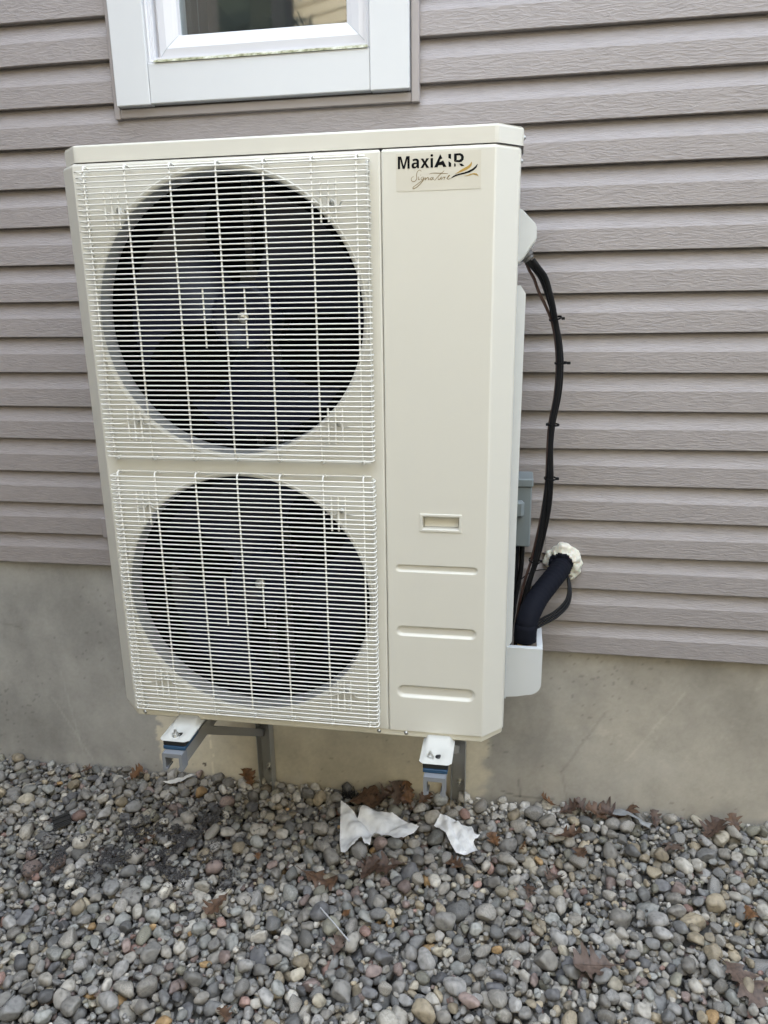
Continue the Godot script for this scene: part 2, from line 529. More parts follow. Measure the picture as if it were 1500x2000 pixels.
func window(h: Node3D) -> void:
	var w := group_node("window", h)
	var top := 2.55
	var st: SurfaceTool
	for b in [[Vector3(-1.0585, 1.5062, -0.02), Vector3(-0.9635, top, 0.031)], [Vector3(-0.3795, 1.5072, -0.02), Vector3(-0.2815, top, 0.031)], [Vector3(-0.9628, 1.5085, -0.02), Vector3(-0.3802, 1.6030, 0.029)]]:
		st = S_()
		box(st, b[0], b[1], 0.0018)
		put("casing_board", st, M.white, w)
	st = S_()
	box(st, Vector3(-1.0585, top + 0.002, -0.02), Vector3(-0.2815, top + 0.10, 0.031), 0.002)
	put("casing_board", st, M.white, w)
	for b in [[Vector3(-1.0767, 1.479, -0.018), Vector3(-1.0605, top + 0.1, 0.0125)], [Vector3(-0.2795, 1.480, -0.018), Vector3(-0.2592, top + 0.1, 0.0125)], [Vector3(-1.0602, 1.4815, -0.018), Vector3(-0.2798, 1.5035, 0.0105)]]:
		st = S_()
		box(st, b[0], b[1], 0.002)
		put("trim_channel", st, M.siding_trim, w)
	st = S_()
	box(st, Vector3(-1.056, 1.5035, -0.018), Vector3(-0.284, 1.512, 0.004))
	put("shadow_gap", st, M.brown_trim, w)  # dark strip standing in for the shadow line under the casing
	st = S_()
	ring(st, -0.9634, -0.3800, 1.6035, top - 0.001, xz([0.0, 0.020, 0.004, 0.022, 0.0075, 0.020, 0.008, 0.013, 0.0125, 0.013, 0.0135, 0.009, 0.016, 0.009, 0.0165, -0.012, 0.026, -0.014]))
	put("frame", st, M.vinyl, w)
	st = S_()
	ring(st, -0.9405, -0.3885, 1.6180, top - 0.01, xz([0.0, -0.030, 0.0, -0.004, 0.0025, 0.000, 0.022, 0.003, 0.027, 0.0015, 0.041, -0.003, 0.046, -0.0055, 0.053, -0.008, 0.056, -0.020, 0.056, -0.034]))
	put("sash", st, M.vinyl, w)
	for sx in [0, 1]:        # the mitre joints of the sash
		st = S_()
		var pts := []
		for q in [[0.003, 0.0012], [0.022, 0.0042], [0.027, 0.0027], [0.041, -0.0018], [0.046, -0.0043], [0.053, -0.0068]]:
			pts.append(Vector3(-0.9405 + q[0] if sx == 0 else -0.3885 - q[0], 1.6180 + q[0], q[1] - 0.0011))
		tube(st, pts, 0.0005, 5)
		put("mitre_joint", st, M.spacer, w)
	st = S_()
	ring(st, -0.8845, -0.4445, 1.674, top - 0.066, xz([0.0, -0.0215, 0.001, -0.0215, 0.001, -0.058]))
	ring(st, -0.8845, -0.8440, 1.674, top - 0.066, xz([0.0, -0.043, 0.0005, -0.043]))
	put("glazing_spacer", st, M.spacer, w)
	for z in [-0.0235, -0.0395, -0.0555]:  # third sheet is added to strengthen the mirrored image
		st = S_()
		box(st, Vector3(-0.884, 1.6745, z - 0.0015), Vector3(-0.445, top - 0.0665, z + 0.0015))
		put("pane", st, M.pane_glass, w)
	st = S_()
	for i in 40:            # the ledge under the sash, green with algae
		var a := lerpf(-0.945, -0.384, i / 40.0)
		var b := lerpf(-0.945, -0.384, (i + 1) / 40.0)
		var P := [Vector3(a, 1.6022, 0.0325), Vector3(b, 1.6022, 0.0325), Vector3(b, 1.6075, 0.0305), Vector3(a, 1.6075, 0.0305), Vector3(b, 1.6172, 0.004), Vector3(a, 1.6172, 0.004)]
		for t in [[0, 0.0], [2, 0.35], [1, 0.0], [0, 0.0], [3, 0.35], [2, 0.35], [3, 0.35], [4, 1.0], [2, 0.35], [3, 0.35], [5, 1.0], [4, 1.0]]:
			st.set_uv(Vector2(P[t[0]].x * 3.0, t[1] * 0.22))
			st.add_vertex(P[t[0]])
	put("sill_ledge", st, M.algae, w)

# ---------------------------------------------------------------- what stands across the gap (mirrored in the window), and an added hedge on the right
func neighbours() -> void:
	var base := Vector3(-2.54, -0.72, 6.87)
	var h := thing("neighbouring_house", "cream neighbouring house across the gap, mirrored in the window", "house", base)
	h.rotation.y = deg_to_rad(25)
	var st: SurfaceTool
	for k in 42:          # its wall faces -z of its own axes; x runs from its corner
		st = S_()
		var y := 0.3 + k * 0.127
		st.set_smooth_group(-1)
		quad(st, Vector3(7.5, y, -0.012), Vector3(0.06, y, -0.012), Vector3(0.06, y + 0.13, 0.004), Vector3(7.5, y + 0.13, 0.004))
		quad(st, Vector3(7.5, y, 0.01), Vector3(0.06, y, 0.01), Vector3(0.06, y, -0.012), Vector3(7.5, y, -0.012))
		put("siding_board", st, M.cream_siding, h)
	st = S_()
	box(st, Vector3(0, 0, 0.012), Vector3(7.6, 5.64, 6.0))
	put("wall", st, M.cream_siding, h)
	st = S_()
	box(st, Vector3(-0.05, 0, -0.03), Vector3(0.058, 5.6, 0.06), 0.004)
	put("corner_trim", st, M.brown_trim, h)
	st = S_()
	box(st, Vector3(-0.42, 0, 0.10), Vector3(-0.055, 5.6, 0.4), 0.01)
	put("added_post", st, M.shaded_beige, h)  # added beige post filling a gap in the mirrored view
	st = S_()
	box(st, Vector3(-0.3, 5.65, -0.35), Vector3(7.9, 5.8, 6.3), 0.01)
	put("roof", st, M.roof, h)
	# dark evergreen hedge to the left of it
	var hd := thing("hedge", "tall dark evergreen hedge beside the cream neighbouring house", "hedge", Vector3(-5.6, -0.72, 6.2))
	st = S_()
	for i in 2600:
		var p := Vector3(rng.randf_range(-3.2, 3.1), rng.randf_range(0.0, 5.6), rng.randf_range(-0.7, 0.7))
		var u := Vector3(rng.randfn(), rng.randfn(), rng.randfn()).normalized() * 0.17
		var v := Vector3(rng.randfn(), rng.randfn(), rng.randfn()).normalized() * 0.12
		tri(st, p - u, p + u, p + v)
	box(st, Vector3(-3.1, 0.0, -0.35), Vector3(2.95, 5.3, 0.35))
	put("foliage", st, M.hedge_green, hd)
	st = S_()
	for i in 7:
		var x := -3.0 + i * 0.95
		tube(st, [Vector3(x, 0, 0), Vector3(x + 0.05, 2.5, 0.05), Vector3(x, 5.0, 0)], 0.07, 7)
	put("stem", st, M.brown_trim, hd)
	var added_hedge := thing("hedge", "added dark hedge out of view, holding back light from the right", "hedge", Vector3(4.6, -0.72, 3.6))  # added and unseen: holds back skylight from the right
	st = S_()
	for i in 1800:
		var p := Vector3(rng.randf_range(-0.6, 0.6), rng.randf_range(0.0, 5.1), rng.randf_range(-2.6, 2.2))
		var u := Vector3(rng.randfn(), rng.randfn(), rng.randfn()).normalized() * 0.17
		var v := Vector3(rng.randfn(), rng.randfn(), rng.randfn()).normalized() * 0.12
		tri(st, p - u, p + u, p + v)
	box(st, Vector3(-0.35, 0.0, -2.6), Vector3(0.35, 4.8, 2.2))
	put("foliage", st, M.hedge_green, added_hedge)
	var sh := thing("spiky_shrub", "tall spiky shrub in front of the cream neighbouring house", "shrub", Vector3(-2.2, -0.72, 6.2))
	st = S_()
	tube(st, [Vector3(0, 0, 0), Vector3(0.03, 2.2, 0), Vector3(-0.02, 4.2, 0.02)], 0.035, 7)
	put("stem", st, M.brown_trim, sh)
	st = S_()
	for i in 130:
		var a := rng.randf() * TAU
		var e := rng.randf_range(-0.2, 1.2)
		var d := Vector3(cos(a) * cos(e), sin(e), sin(a) * cos(e))
		var o := Vector3(rng.randf_range(-0.22, 0.12), 4.0 + rng.randf_range(-0.3, 0.3), 0)
		var s := d.cross(Vector3.UP).normalized() * 0.016
		tri(st, o - s, o + s, o + d * rng.randf_range(0.18, 0.4))
	put("foliage", st, M.hedge_green, sh)

# ---------------------------------------------------------------- the outdoor unit
const HOLES := [0.974, 0.328]
const HX := -0.615
const HR := 0.297
const ZF := 0.49

# plan outline (x, z) raised between y0 and y1, its upper (and lower) rim rounded; segment `skip` is left out below the rim
func folded(st: SurfaceTool, path: Array, y0: float, y1: float, top_r: float, bot_r: float, skip := -1) -> void:
	var nrm := []
	for i in path.size():
		var d: Vector2 = path[mini(i + 1, path.size() - 1)] - path[maxi(i - 1, 0)]
		nrm.append(Vector2(-d.y, d.x).normalized())     # inwards, for a path that runs right to left
	var level := []
	if bot_r > 0:
		for t in [1.0, 0.9, 0.6, 0.3]: level.append([y0 + bot_r * (1.0 - t), bot_r * (1.0 - sqrt(1.0 - t * t))])
	if bot_r > 0: level.append([y0 + bot_r, 0.0])
	else: level.append([y0, 0.0])
	level.append([y1 - top_r, 0.0])
	if top_r > 0:
		for t in [0.35, 0.62, 0.83, 0.95, 1.0]:
			level.append([y1 - top_r + top_r * t, top_r * (1.0 - sqrt(1.0 - t * t))])
	for l in level.size() - 1:
		if level[l + 1][0] - level[l][0] < 1e-6: continue
		for i in path.size() - 1:
			var plain: bool = level[l][1] == 0.0 and level[l + 1][1] == 0.0
			if plain and i == skip: continue
			st.set_smooth_group(40 + i if plain and path[i].distance_to(path[i + 1]) > 0.02 else 4)
			var P := []
			for c in [[i, l], [i + 1, l], [i + 1, l + 1], [i, l + 1]]:
				var p: Vector2 = path[c[0]] + nrm[c[0]] * level[c[1]][1]
				P.append(Vector3(p.x, level[c[1]][0], p.y))
			quad(st, P[1], P[0], P[3], P[2])

func outdoor_unit() -> void:
	var u := thing("outdoor_unit", "cream two-fan heat pump outdoor unit hung on the wall", "heat pump")
	var st := S_()
	# left front panel with its two round openings; path runs from the seam on the right to the left side
	var path := xz([-0.2771, 0.470, -0.2771, 0.4865, -0.2780, 0.4890, -0.2805, ZF, -0.9340, ZF, -0.9385, 0.4880, -0.9835, 0.4462, -0.9870, 0.4415, -0.9880, 0.4350, -0.9880, 0.145])
	folded(st, path, 0.0062, 1.2938, 0.008, 0.0, 3)
	st.set_smooth_group(4)
	var x0 := -0.9340
	var x1 := -0.2805
	var ys := [[0.651, 1.2858], [0.0062, 0.651]]
	for k in 2:
		var c := Vector2(HX, HOLES[k])
		var lo := Vector2(x0, ys[k][0])
		var hi := Vector2(x1, ys[k][1])
		var ang := []
		for i in 112: ang.append(TAU * i / 112.0)
		for p in [lo, hi, Vector2(lo.x, hi.y), Vector2(hi.x, lo.y)]: ang.append(fposmod((p - c).angle(), TAU))
		ang.sort()
		var rimp := [Vector2(HR + 0.0110, 0.0), Vector2(HR + 0.0092, 0.0013), Vector2(HR + 0.0076, 0.0013), Vector2(HR + 0.0060, 0.0002), Vector2(HR + 0.0038, -0.0005), Vector2(HR + 0.0014, -0.0024), Vector2(HR, -0.0065)]
		for i in ang.size():
			var t0: float = ang[i]
			var t1: float = ang[(i + 1) % ang.size()]
			if absf(t1 - t0) < 1e-5: continue
			var d0 := Vector2(cos(t0), sin(t0))
			var d1 := Vector2(cos(t1), sin(t1))
			var e0 := minf(((hi.x if d0.x > 0 else lo.x) - c.x) / d0.x if absf(d0.x) > 1e-6 else 9.0, ((hi.y if d0.y > 0 else lo.y) - c.y) / d0.y if absf(d0.y) > 1e-6 else 9.0)
			var e1 := minf(((hi.x if d1.x > 0 else lo.x) - c.x) / d1.x if absf(d1.x) > 1e-6 else 9.0, ((hi.y if d1.y > 0 else lo.y) - c.y) / d1.y if absf(d1.y) > 1e-6 else 9.0)
			var a: Vector2 = c + d0 * rimp[0].x
			var b: Vector2 = c + d1 * rimp[0].x
			var e := c + d1 * e1
			var f := c + d0 * e0
			st.set_smooth_group(90)
			quad(st, Vector3(a.x, a.y, ZF), Vector3(f.x, f.y, ZF), Vector3(e.x, e.y, ZF), Vector3(b.x, b.y, ZF))
			st.set_smooth_group(6)
			for r in rimp.size() - 1:
				var p: Vector2 = rimp[r]
				var q: Vector2 = rimp[r + 1]
				var A := c + d0 * q.x
				var B := c + d0 * p.x
				var C := c + d1 * p.x
				var D := c + d1 * q.x
				quad(st, Vector3(A.x, A.y, ZF + q.y), Vector3(B.x, B.y, ZF + p.y), Vector3(C.x, C.y, ZF + p.y), Vector3(D.x, D.y, ZF + q.y))
	put("front_panel", st, M.paint, u)
	service_panel(u)
	# top cover
	st = S_()
	path = xz([0.0, 0.14, 0.0, 0.4330, -0.0008, 0.4375, -0.0040, 0.4420, -0.0460, 0.4852, -0.0500, 0.4872, -0.0550, 0.4880, -0.9240, 0.4880, -0.9290, 0.4870, -0.9330, 0.4848, -0.9780, 0.4420, -0.9812, 0.4375, -0.9820, 0.4330, -0.9820, 0.14])
	folded(st, path, 1.2948, 1.3285, 0.005, 0.0)
	var lid := PackedVector2Array()
	for p in path: lid.append(Vector2(clampf(p.x, -0.977, -0.005), minf(p.y, 0.483)))
	prism(st, lid, -1.3284, -1.3274, Transform3D(Basis(Vector3.RIGHT, Vector3(0, 0, 1), Vector3(0, -1, 0)), Vector3.ZERO))
	put("top_cover", st, M.paint, u)
	# base pan
	st = S_()
	path = xz([-0.007, 0.14, -0.007, 0.432, -0.0085, 0.437, -0.0530, 0.4855, -0.0570, 0.4868, -0.9300, 0.4868, -0.9350, 0.4855, -0.9835, 0.4375, -0.985, 0.432, -0.985, 0.14])
	folded(st, path, -0.0135, 0.0058, 0.0, 0.004)
	lid = PackedVector2Array()
	for p in path: lid.append(Vector2(clampf(p.x, -0.980, -0.012), minf(p.y, 0.482)))
	prism(st, lid, 0.0130, 0.0134, Transform3D(Basis(Vector3.RIGHT, Vector3(0, 0, 1), Vector3(0, -1, 0)), Vector3.ZERO))
	put("base_pan", st, M.base_paint, u)
	# rear coil, and added panels whose black stands for the shade inside
	st = S_()
	box(st, Vector3(-0.984, 0.006, 0.139), Vector3(-0.008, 1.294, 0.160))
	put("rear_coil", st, M.dark_liner, u)
	st = S_()
	box(st, Vector3(-0.984, 0.008, 0.162), Vector3(-0.980, 1.292, 0.435))
	box(st, Vector3(-0.262, 0.008, 0.162), Vector3(-0.258, 1.292, 0.470))
	box(st, Vector3(-0.979, 1.288, 0.162), Vector3(-0.263, 1.291, 0.434))
	box(st, Vector3(-0.979, 0.010, 0.162), Vector3(-0.263, 0.013, 0.434))
	put("added_liner", st, M.dark_liner, u)  # added dark panels, painted as the shade in the cabinet
	for k in 2:
		fan(u, k)
		grille(u, k)
	for p in [Vector3(-0.9124, -0.0035, 0.4868), Vector3(-0.3016, -0.003, 0.4868), Vector3(-0.2348, -0.0025, 0.4868)]: screw("screw", p, Vector3.BACK, 0.0034, u)
	for p in [Vector3(0.0, 1.3165, 0.40), Vector3(-0.004, 1.2735, 0.40)]: screw("screw", p, Vector3.RIGHT, 0.0038, u)
	# things on its right side
	st = S_()
	prism(st, v2([-0.005, 1.190, 0.003, 1.186, 0.0300, 1.158, 0.0330, 1.152, 0.0335, 1.130, 0.0310, 1.123, 0.0070, 1.088, -0.005, 1.078]), 0.17, 0.352)
	prism(st, v2([-0.005, 1.187, 0.002, 1.183, 0.0290, 1.156, 0.0315, 1.151, 0.0320, 1.131, 0.0300, 1.125, 0.0060, 1.091, -0.005, 1.081]), 0.3522, 0.3560)
	put("terminal_cover", st, M.guard_plastic, u)
	st = S_()
	var ax := Vector3(0.62, -0.78, 0).normalized()
	var gc := Vector3(0.0150, 1.0955, 0.285)
	lathe(st, gc, ax, [Vector2(0.0, -0.012), Vector2(0.0165, -0.012), Vector2(0.0165, 0.002), Vector2(0.0125, 0.0035), Vector2(0.0125, 0.009), Vector2(0.010, 0.010), Vector2(0.0, 0.010)], 18, true)
	put("cable_gland", st, M.gland_grey, u)
	st = S_()
	prism(st, v2([-0.005, 0.196, 0.004, 0.200, 0.0105, 0.212, 0.0145, 1.016, 0.0035, 1.033, -0.005, 1.033]), 0.20, 0.395)
	put("side_plate", st, M.guard_plastic, u)
	valve_guard(u)
	name_label(u)
	# mounting feet under the base, in front and behind
	for x in [-0.7935, -0.1545]:
		for back in [0, 1]: foot(u, x, back)

func service_panel(u: Node3D) -> void:
	var st := S_()
	var path := xz([-0.0040, 0.145, -0.0040, 0.4350, -0.0050, 0.4415, -0.0085, 0.4462, -0.0495, 0.4880, -0.0540, ZF, -0.2725, ZF, -0.2750, 0.4890, -0.2759, 0.4865, -0.2759, 0.470])
	folded(st, path, 0.0050, 1.2938, 0.008, 0.0, 5)
	var gx := []
	for i in 89: gx.append(lerpf(-0.2725, -0.0540, i / 88.0))
	for v in [-0.1985, -0.1085]: gx.append(v)
	gx.sort()
	var gy := [0.005, 1.2858, 0.5122, 0.5504]
	var G := [[0.4221, 0.0092, 0.0052], [0.2675, 0.0135, 0.0062], [0.1112, 0.0172, 0.0072]]
	for g in G:
		for i in 33: gy.append(g[0] + g[1] * 1.15 * (i / 16.0 - 1.0))
	for i in range(1, 64):
		var y := 0.005 + i * 0.02
		var near := false
		for v in gy: near = near or absf(v - y) < 0.004
		if not near: gy.append(y)
	gy.sort()
	var z := func(x: float, y: float) -> float:
		for g in G:
			var a: float = -0.2555 + g[1]
			var b: float = -0.0705 - g[1]
			var d: float = Vector2(x - clampf(x, a, b), y - g[0]).length() / g[1]
			if d < 1.0: return ZF - g[2] * smoothstep(1.0, 0.52, d)
		return ZF
	st.set_smooth_group(90)
	for j in gy.size() - 1:
		for i in gx.size() - 1:
			if gx[i] >= -0.19851 and gx[i + 1] <= -0.10849 and gy[j] >= 0.51219 and gy[j + 1] <= 0.55041: continue
			quad(st, Vector3(gx[i], gy[j], z.call(gx[i], gy[j])), Vector3(gx[i + 1], gy[j], z.call(gx[i + 1], gy[j])), Vector3(gx[i + 1], gy[j + 1], z.call(gx[i + 1], gy[j + 1])), Vector3(gx[i], gy[j + 1], z.call(gx[i], gy[j + 1])))
	put("service_panel", st, M.paint, u)
	st = S_()
	ring(st, -0.2000, -0.1070, 0.5108, 0.5519, xz([0.0, ZF - 0.004, 0.0, ZF + 0.0012, 0.0008, ZF + 0.002, 0.0050, ZF + 0.002, 0.0062, ZF + 0.0012, 0.0068, ZF - 0.004, 0.0080, ZF - 0.026]))
	var x0 := -0.1915
	var x1 := -0.1155
	quad(st, Vector3(x0, 0.5188, ZF - 0.016), Vector3(x1, 0.5188, ZF - 0.016), Vector3(x1, 0.5440, ZF - 0.026), Vector3(x0, 0.5440, ZF - 0.026))
	put("handle", st, M.paint, u)

func wire(pts: Array, r: float, parent: Node3D) -> void:
	var st := S_()
	tube(st, pts, r, 7)
	put("wire", st, M.wire_paint, parent)

func grille(u: Node3D, k: int) -> void:
	var g := group_node("grille", u)
	var y1: float = [1.2720, 0.6265][k]
	var y0: float = [0.6735, 0.0280][k]
	var xl := -0.9165
	var xr := -0.2965
	var zf := 0.5215
	var zb := 0.4935
	var n := 57
	var cy := [y1 - 0.0705, y0 + 0.0755] if k == 0 else [y1 - 0.0700, y0 + 0.0800]
	var clip_at := []
	for c in cy: clip_at.append(int(round((y1 - c) / (y1 - y0) * (n - 1))))
	for i in n:
		var y := lerpf(y1, y0, i / float(n - 1)) + rng.randf_range(-0.0004, 0.0004)
		var e := rng.randf_range(-0.0012, 0.0012)
		var head := [Vector3(xl + 0.010, y - 0.001, zb), Vector3(xl + 0.002 + e, y, zb + 0.002), Vector3(xl + e, y, zb + 0.010), Vector3(xl + e, y, zf - 0.007), Vector3(xl + 0.002 + e, y, zf - 0.002), Vector3(xl + 0.007 + e, y, zf)]
		var tail := []
		for p in head: tail.push_front(Vector3(xl + xr - p.x, p.y, p.z))
		var mid := []
		if i in clip_at:
			for cx in [-0.8395, -0.3770]:
				for q in [[-0.034, 0, 0], [-0.026, 0, 0.003], [-0.020, -0.004, 0.018], [-0.013, -0.006, 0.025], [-0.007, -0.003, 0.026], [-0.005, 0.004, 0.026], [0.0, 0.007, 0.026], [0.005, 0.004, 0.026], [0.007, -0.003, 0.026], [0.013, -0.006, 0.025], [0.020, -0.004, 0.018], [0.026, 0, 0.003], [0.034, 0, 0]]:
					mid.append(Vector3(cx + q[0], y + q[1], zf - q[2]))
		wire(head + mid + tail, 0.00152, g)
	for j in 7:
		var x: float = [-0.8972, -0.8060, -0.7075, -0.6085, -0.5097, -0.4110, -0.3205][j]
		var zv := zf - 0.0031
		wire([Vector3(x + 0.001, y1 + 0.004, zb), Vector3(x, y1 + 0.0085, zb + 0.002), Vector3(x, y1 + 0.0100, zb + 0.012), Vector3(x, y1 + 0.0095, zv - 0.004), Vector3(x, y1 + 0.006, zv), Vector3(x, y0 - 0.003, zv), Vector3(x, y0 - 0.0075, zv - 0.004), Vector3(x, y0 - 0.0085, zb + 0.010), Vector3(x, y0 - 0.004, zb)], 0.0020, g)
	for x in [xl + 0.006, xr - 0.006]: wire([Vector3(x, y1 + 0.004, zb + 0.0035), Vector3(x, y0 - 0.004, zb + 0.0035)], 0.0019, g)
	for y in [y1 + 0.0085, y0 - 0.0075]: wire([Vector3(xl + 0.010, y, zb + 0.005), Vector3(xl + 0.018, y, zb + 0.006), Vector3(xr - 0.018, y, zb + 0.006), Vector3(xr - 0.010, y, zb + 0.005)], 0.0018, g)
	for i in 2:
		for cx in [-0.8395, -0.3770]:
			var y := lerpf(y1, y0, clip_at[i] / float(n - 1))
			for d in [-0.0165, -0.0010, 0.0145]: wire([Vector3(cx + d, y + 0.0395, zf - 0.0031), Vector3(cx + d, y - 0.0385, zf - 0.0031)], 0.0021, g)
			screw("screw", Vector3(cx, y + 0.001, ZF), Vector3.BACK, 0.0042, g)
	var cyw: float = [[1.0357, 0.9139], [0.3880, 0.2690]][k][0]
	var cyv: float = [[1.0357, 0.9139], [0.3880, 0.2690]][k][1]
	for x in [-0.6555, -0.5635]: wire([Vector3(x, cyw, zf - 0.0031), Vector3(x, cyv, zf - 0.0031)], 0.0020, g)

func fan(u: Node3D, k: int) -> void:
	var c := Vector3(HX, HOLES[k], 0.0)
	var st := S_()
	lathe(st, c, Vector3.BACK, [Vector2(HR + 0.020, 0.424), Vector2(HR + 0.006, 0.428), Vector2(HR - 0.002, 0.436), Vector2(HR - 0.003, 0.446), Vector2(HR - 0.0028, 0.458), Vector2(HR - 0.001, 0.474), Vector2(HR + 0.0005, 0.4838)], 96)
	put("fan_shroud", st, M.shroud_paint, u)
	st = S_()
	for dx in [-0.036, 0.012]:
		box(st, c + Vector3(dx, -0.318, 0.235), c + Vector3(dx + 0.020, 0.316, 0.255), 0.002)
	box(st, c + Vector3(-0.045, 0.075, 0.256), c + Vector3(0.045, 0.105, 0.275), 0.002)
	box(st, c + Vector3(-0.045, -0.105, 0.256), c + Vector3(0.045, -0.075, 0.275), 0.002)
	put("motor_bracket", st, M.motor_metal, u)
	st = S_()
	lathe(st, c, Vector3.BACK, [Vector2(0, 0.225), Vector2(0.06, 0.225), Vector2(0.068, 0.240), Vector2(0.068, 0.300), Vector2(0.055, 0.315), Vector2(0, 0.318)], 36)
	put("motor", st, M.motor_metal, u)
	var f := group_node("fan", u)
	f.position = c
	st = S_()
	lathe(st, Vector3.ZERO, Vector3.BACK, [Vector2(0.074, 0.318), Vector2(0.078, 0.330), Vector2(0.078, 0.388), Vector2(0.0755, 0.396), Vector2(0.068, 0.401), Vector2(0.060, 0.4025), Vector2(0.058, 0.4005), Vector2(0.034, 0.4005), Vector2(0.031, 0.396), Vector2(0.026, 0.392), Vector2(0.0, 0.392)], 48)
	put("hub", st, M.fan_plastic, f)
	st = S_()
	lathe(st, Vector3.ZERO, Vector3.BACK, [Vector2(0.0125, 0.392), Vector2(0.0125, 0.396), Vector2(0.0085, 0.3965), Vector2(0.0080, 0.404), Vector2(0.0045, 0.405), Vector2(0.0040, 0.410), Vector2(0, 0.411)], 18, true)
	put("nut", st, M.screw, f)
	for b in 3:
		st = S_()
		var start := deg_to_rad([62.0, 10.0][k]) + TAU * b / 3.0
		var nr := 10
		var na := 12
		var grid := []
		for i in nr + 1:
			var r := lerpf(0.072, 0.272, i / float(nr))
			var row := []
			var t := i / float(nr)
			var lead := start + 0.10 + 0.30 * t * t - 0.05 * sin(t * PI)
			var trail := start - 1.05 - 0.22 * t + 0.25 * sin(t * PI) * t
			for j in na + 1:
				var s := j / float(na)
				var a := lerpf(trail, lead, s)
				var zz := 0.322 + (0.072 + 0.010 * t) * pow(s, 0.85) + 0.016 * sin(s * PI) * (0.4 + t) - 0.012 * t
				row.append(Vector3(cos(a) * r, sin(a) * r, zz))
			grid.append(row)
		st.set_smooth_group(2)
		for i in nr:
			for j in na:
				quad(st, grid[i][j], grid[i + 1][j], grid[i + 1][j + 1], grid[i][j + 1])
				var o := Vector3(0, 0, -0.003)
				quad(st, grid[i][j + 1] + o, grid[i + 1][j + 1] + o, grid[i + 1][j] + o, grid[i][j] + o)
		put("blade", st, M.fan_plastic, f)

func valve_guard(u: Node3D) -> void:
	var st := S_()
	# a bent plate: front face with a rounded lower corner, a right-hand return and a narrow rim round the open top
	var out := PackedVector2Array()
	var yt := 0.1500
	var xr := 0.0885
	out.append(Vector2(-0.002, yt))
	out.append(Vector2(xr, yt))
	for i in 9:
		var t := i / 8.0 * PI / 2.0
		out.append(Vector2(xr - 0.036 + 0.036 * cos(t), 0.052 - 0.034 * sin(t)))
	out.append(Vector2(0.030, 0.0125))
	out.append(Vector2(-0.002, 0.0085))
	prism(st, out, 0.2975, 0.3000, Transform3D(), true)
	var rim := [Vector2(xr, yt), Vector2(xr, 0.052)]
	for i in range(1, 9):
		var t := i / 8.0 * PI / 2.0
		rim.append(Vector2(xr - 0.036 + 0.036 * cos(t), 0.052 - 0.034 * sin(t)))
	rim.append(Vector2(0.030, 0.0125))
	st.set_smooth_group(8)
	for i in rim.size() - 1:
		var a: Vector2 = rim[i]
		var b: Vector2 = rim[i + 1]
		quad(st, Vector3(a.x, a.y, 0.298), Vector3(b.x, b.y, 0.298), Vector3(b.x, b.y, 0.150), Vector3(a.x, a.y, 0.150))
	box(st, Vector3(-0.002, yt - 0.002, 0.286), Vector3(xr, yt + 0.0005, 0.3005), 0.001)
	box(st, Vector3(xr - 0.0145, yt - 0.002, 0.150), Vector3(xr + 0.0005, yt + 0.0005, 0.2855), 0.001)
	box(st, Vector3(-0.004, 0.004, 0.294), Vector3(0.000, 0.158, 0.302), 0.0008)
	put("valve_guard", st, M.guard_plastic, u)
	st = S_()
	lathe(st, Vector3(0.042, 0.0, 0.245), Vector3.UP, [Vector2(0, 0.09), Vector2(0.0185, 0.09), Vector2(0.0185, 0.145), Vector2(0.016, 0.148), Vector2(0.0, 0.148)], 6, true)
	put("flare_nut", st, M.brass, u)

func ribbon(st: SurfaceTool, pts: Array, w: float, z: float) -> void:
	# a pen stroke as a flat strip
	var n := pts.size()
	st.set_smooth_group(-1)
	var L := []
	for i in n:
		var d: Vector2 = (pts[mini(i + 1, n - 1)] - pts[maxi(i - 1, 0)]).normalized()
		var e := w * (0.55 + 0.45 * sin(PI * clampf((i + 0.6) / n, 0, 1)))
		L.append([pts[i] + Vector2(-d.y, d.x) * e, pts[i] - Vector2(-d.y, d.x) * e])
	for i in n - 1:
		var a: Vector2 = L[i][0]
		var b: Vector2 = L[i][1]
		var c: Vector2 = L[i + 1][1]
		var d: Vector2 = L[i + 1][0]
		quad(st, Vector3(a.x, a.y, z), Vector3(b.x, b.y, z), Vector3(c.x, c.y, z), Vector3(d.x, d.y, z))

func smooth2(a: Array) -> Array:
	var c := Curve2D.new()
	c.bake_interval = 0.0006
	var p := []
	for i in range(0, a.size(), 2): p.append(Vector2(a[i], a[i + 1]) * 0.0001)
	for i in p.size():
		var t: Vector2 = (p[mini(i + 1, p.size() - 1)] - p[maxi(i - 1, 0)]) / 6.0
		c.add_point(p[i], -t, t)
	return Array(c.get_baked_points())

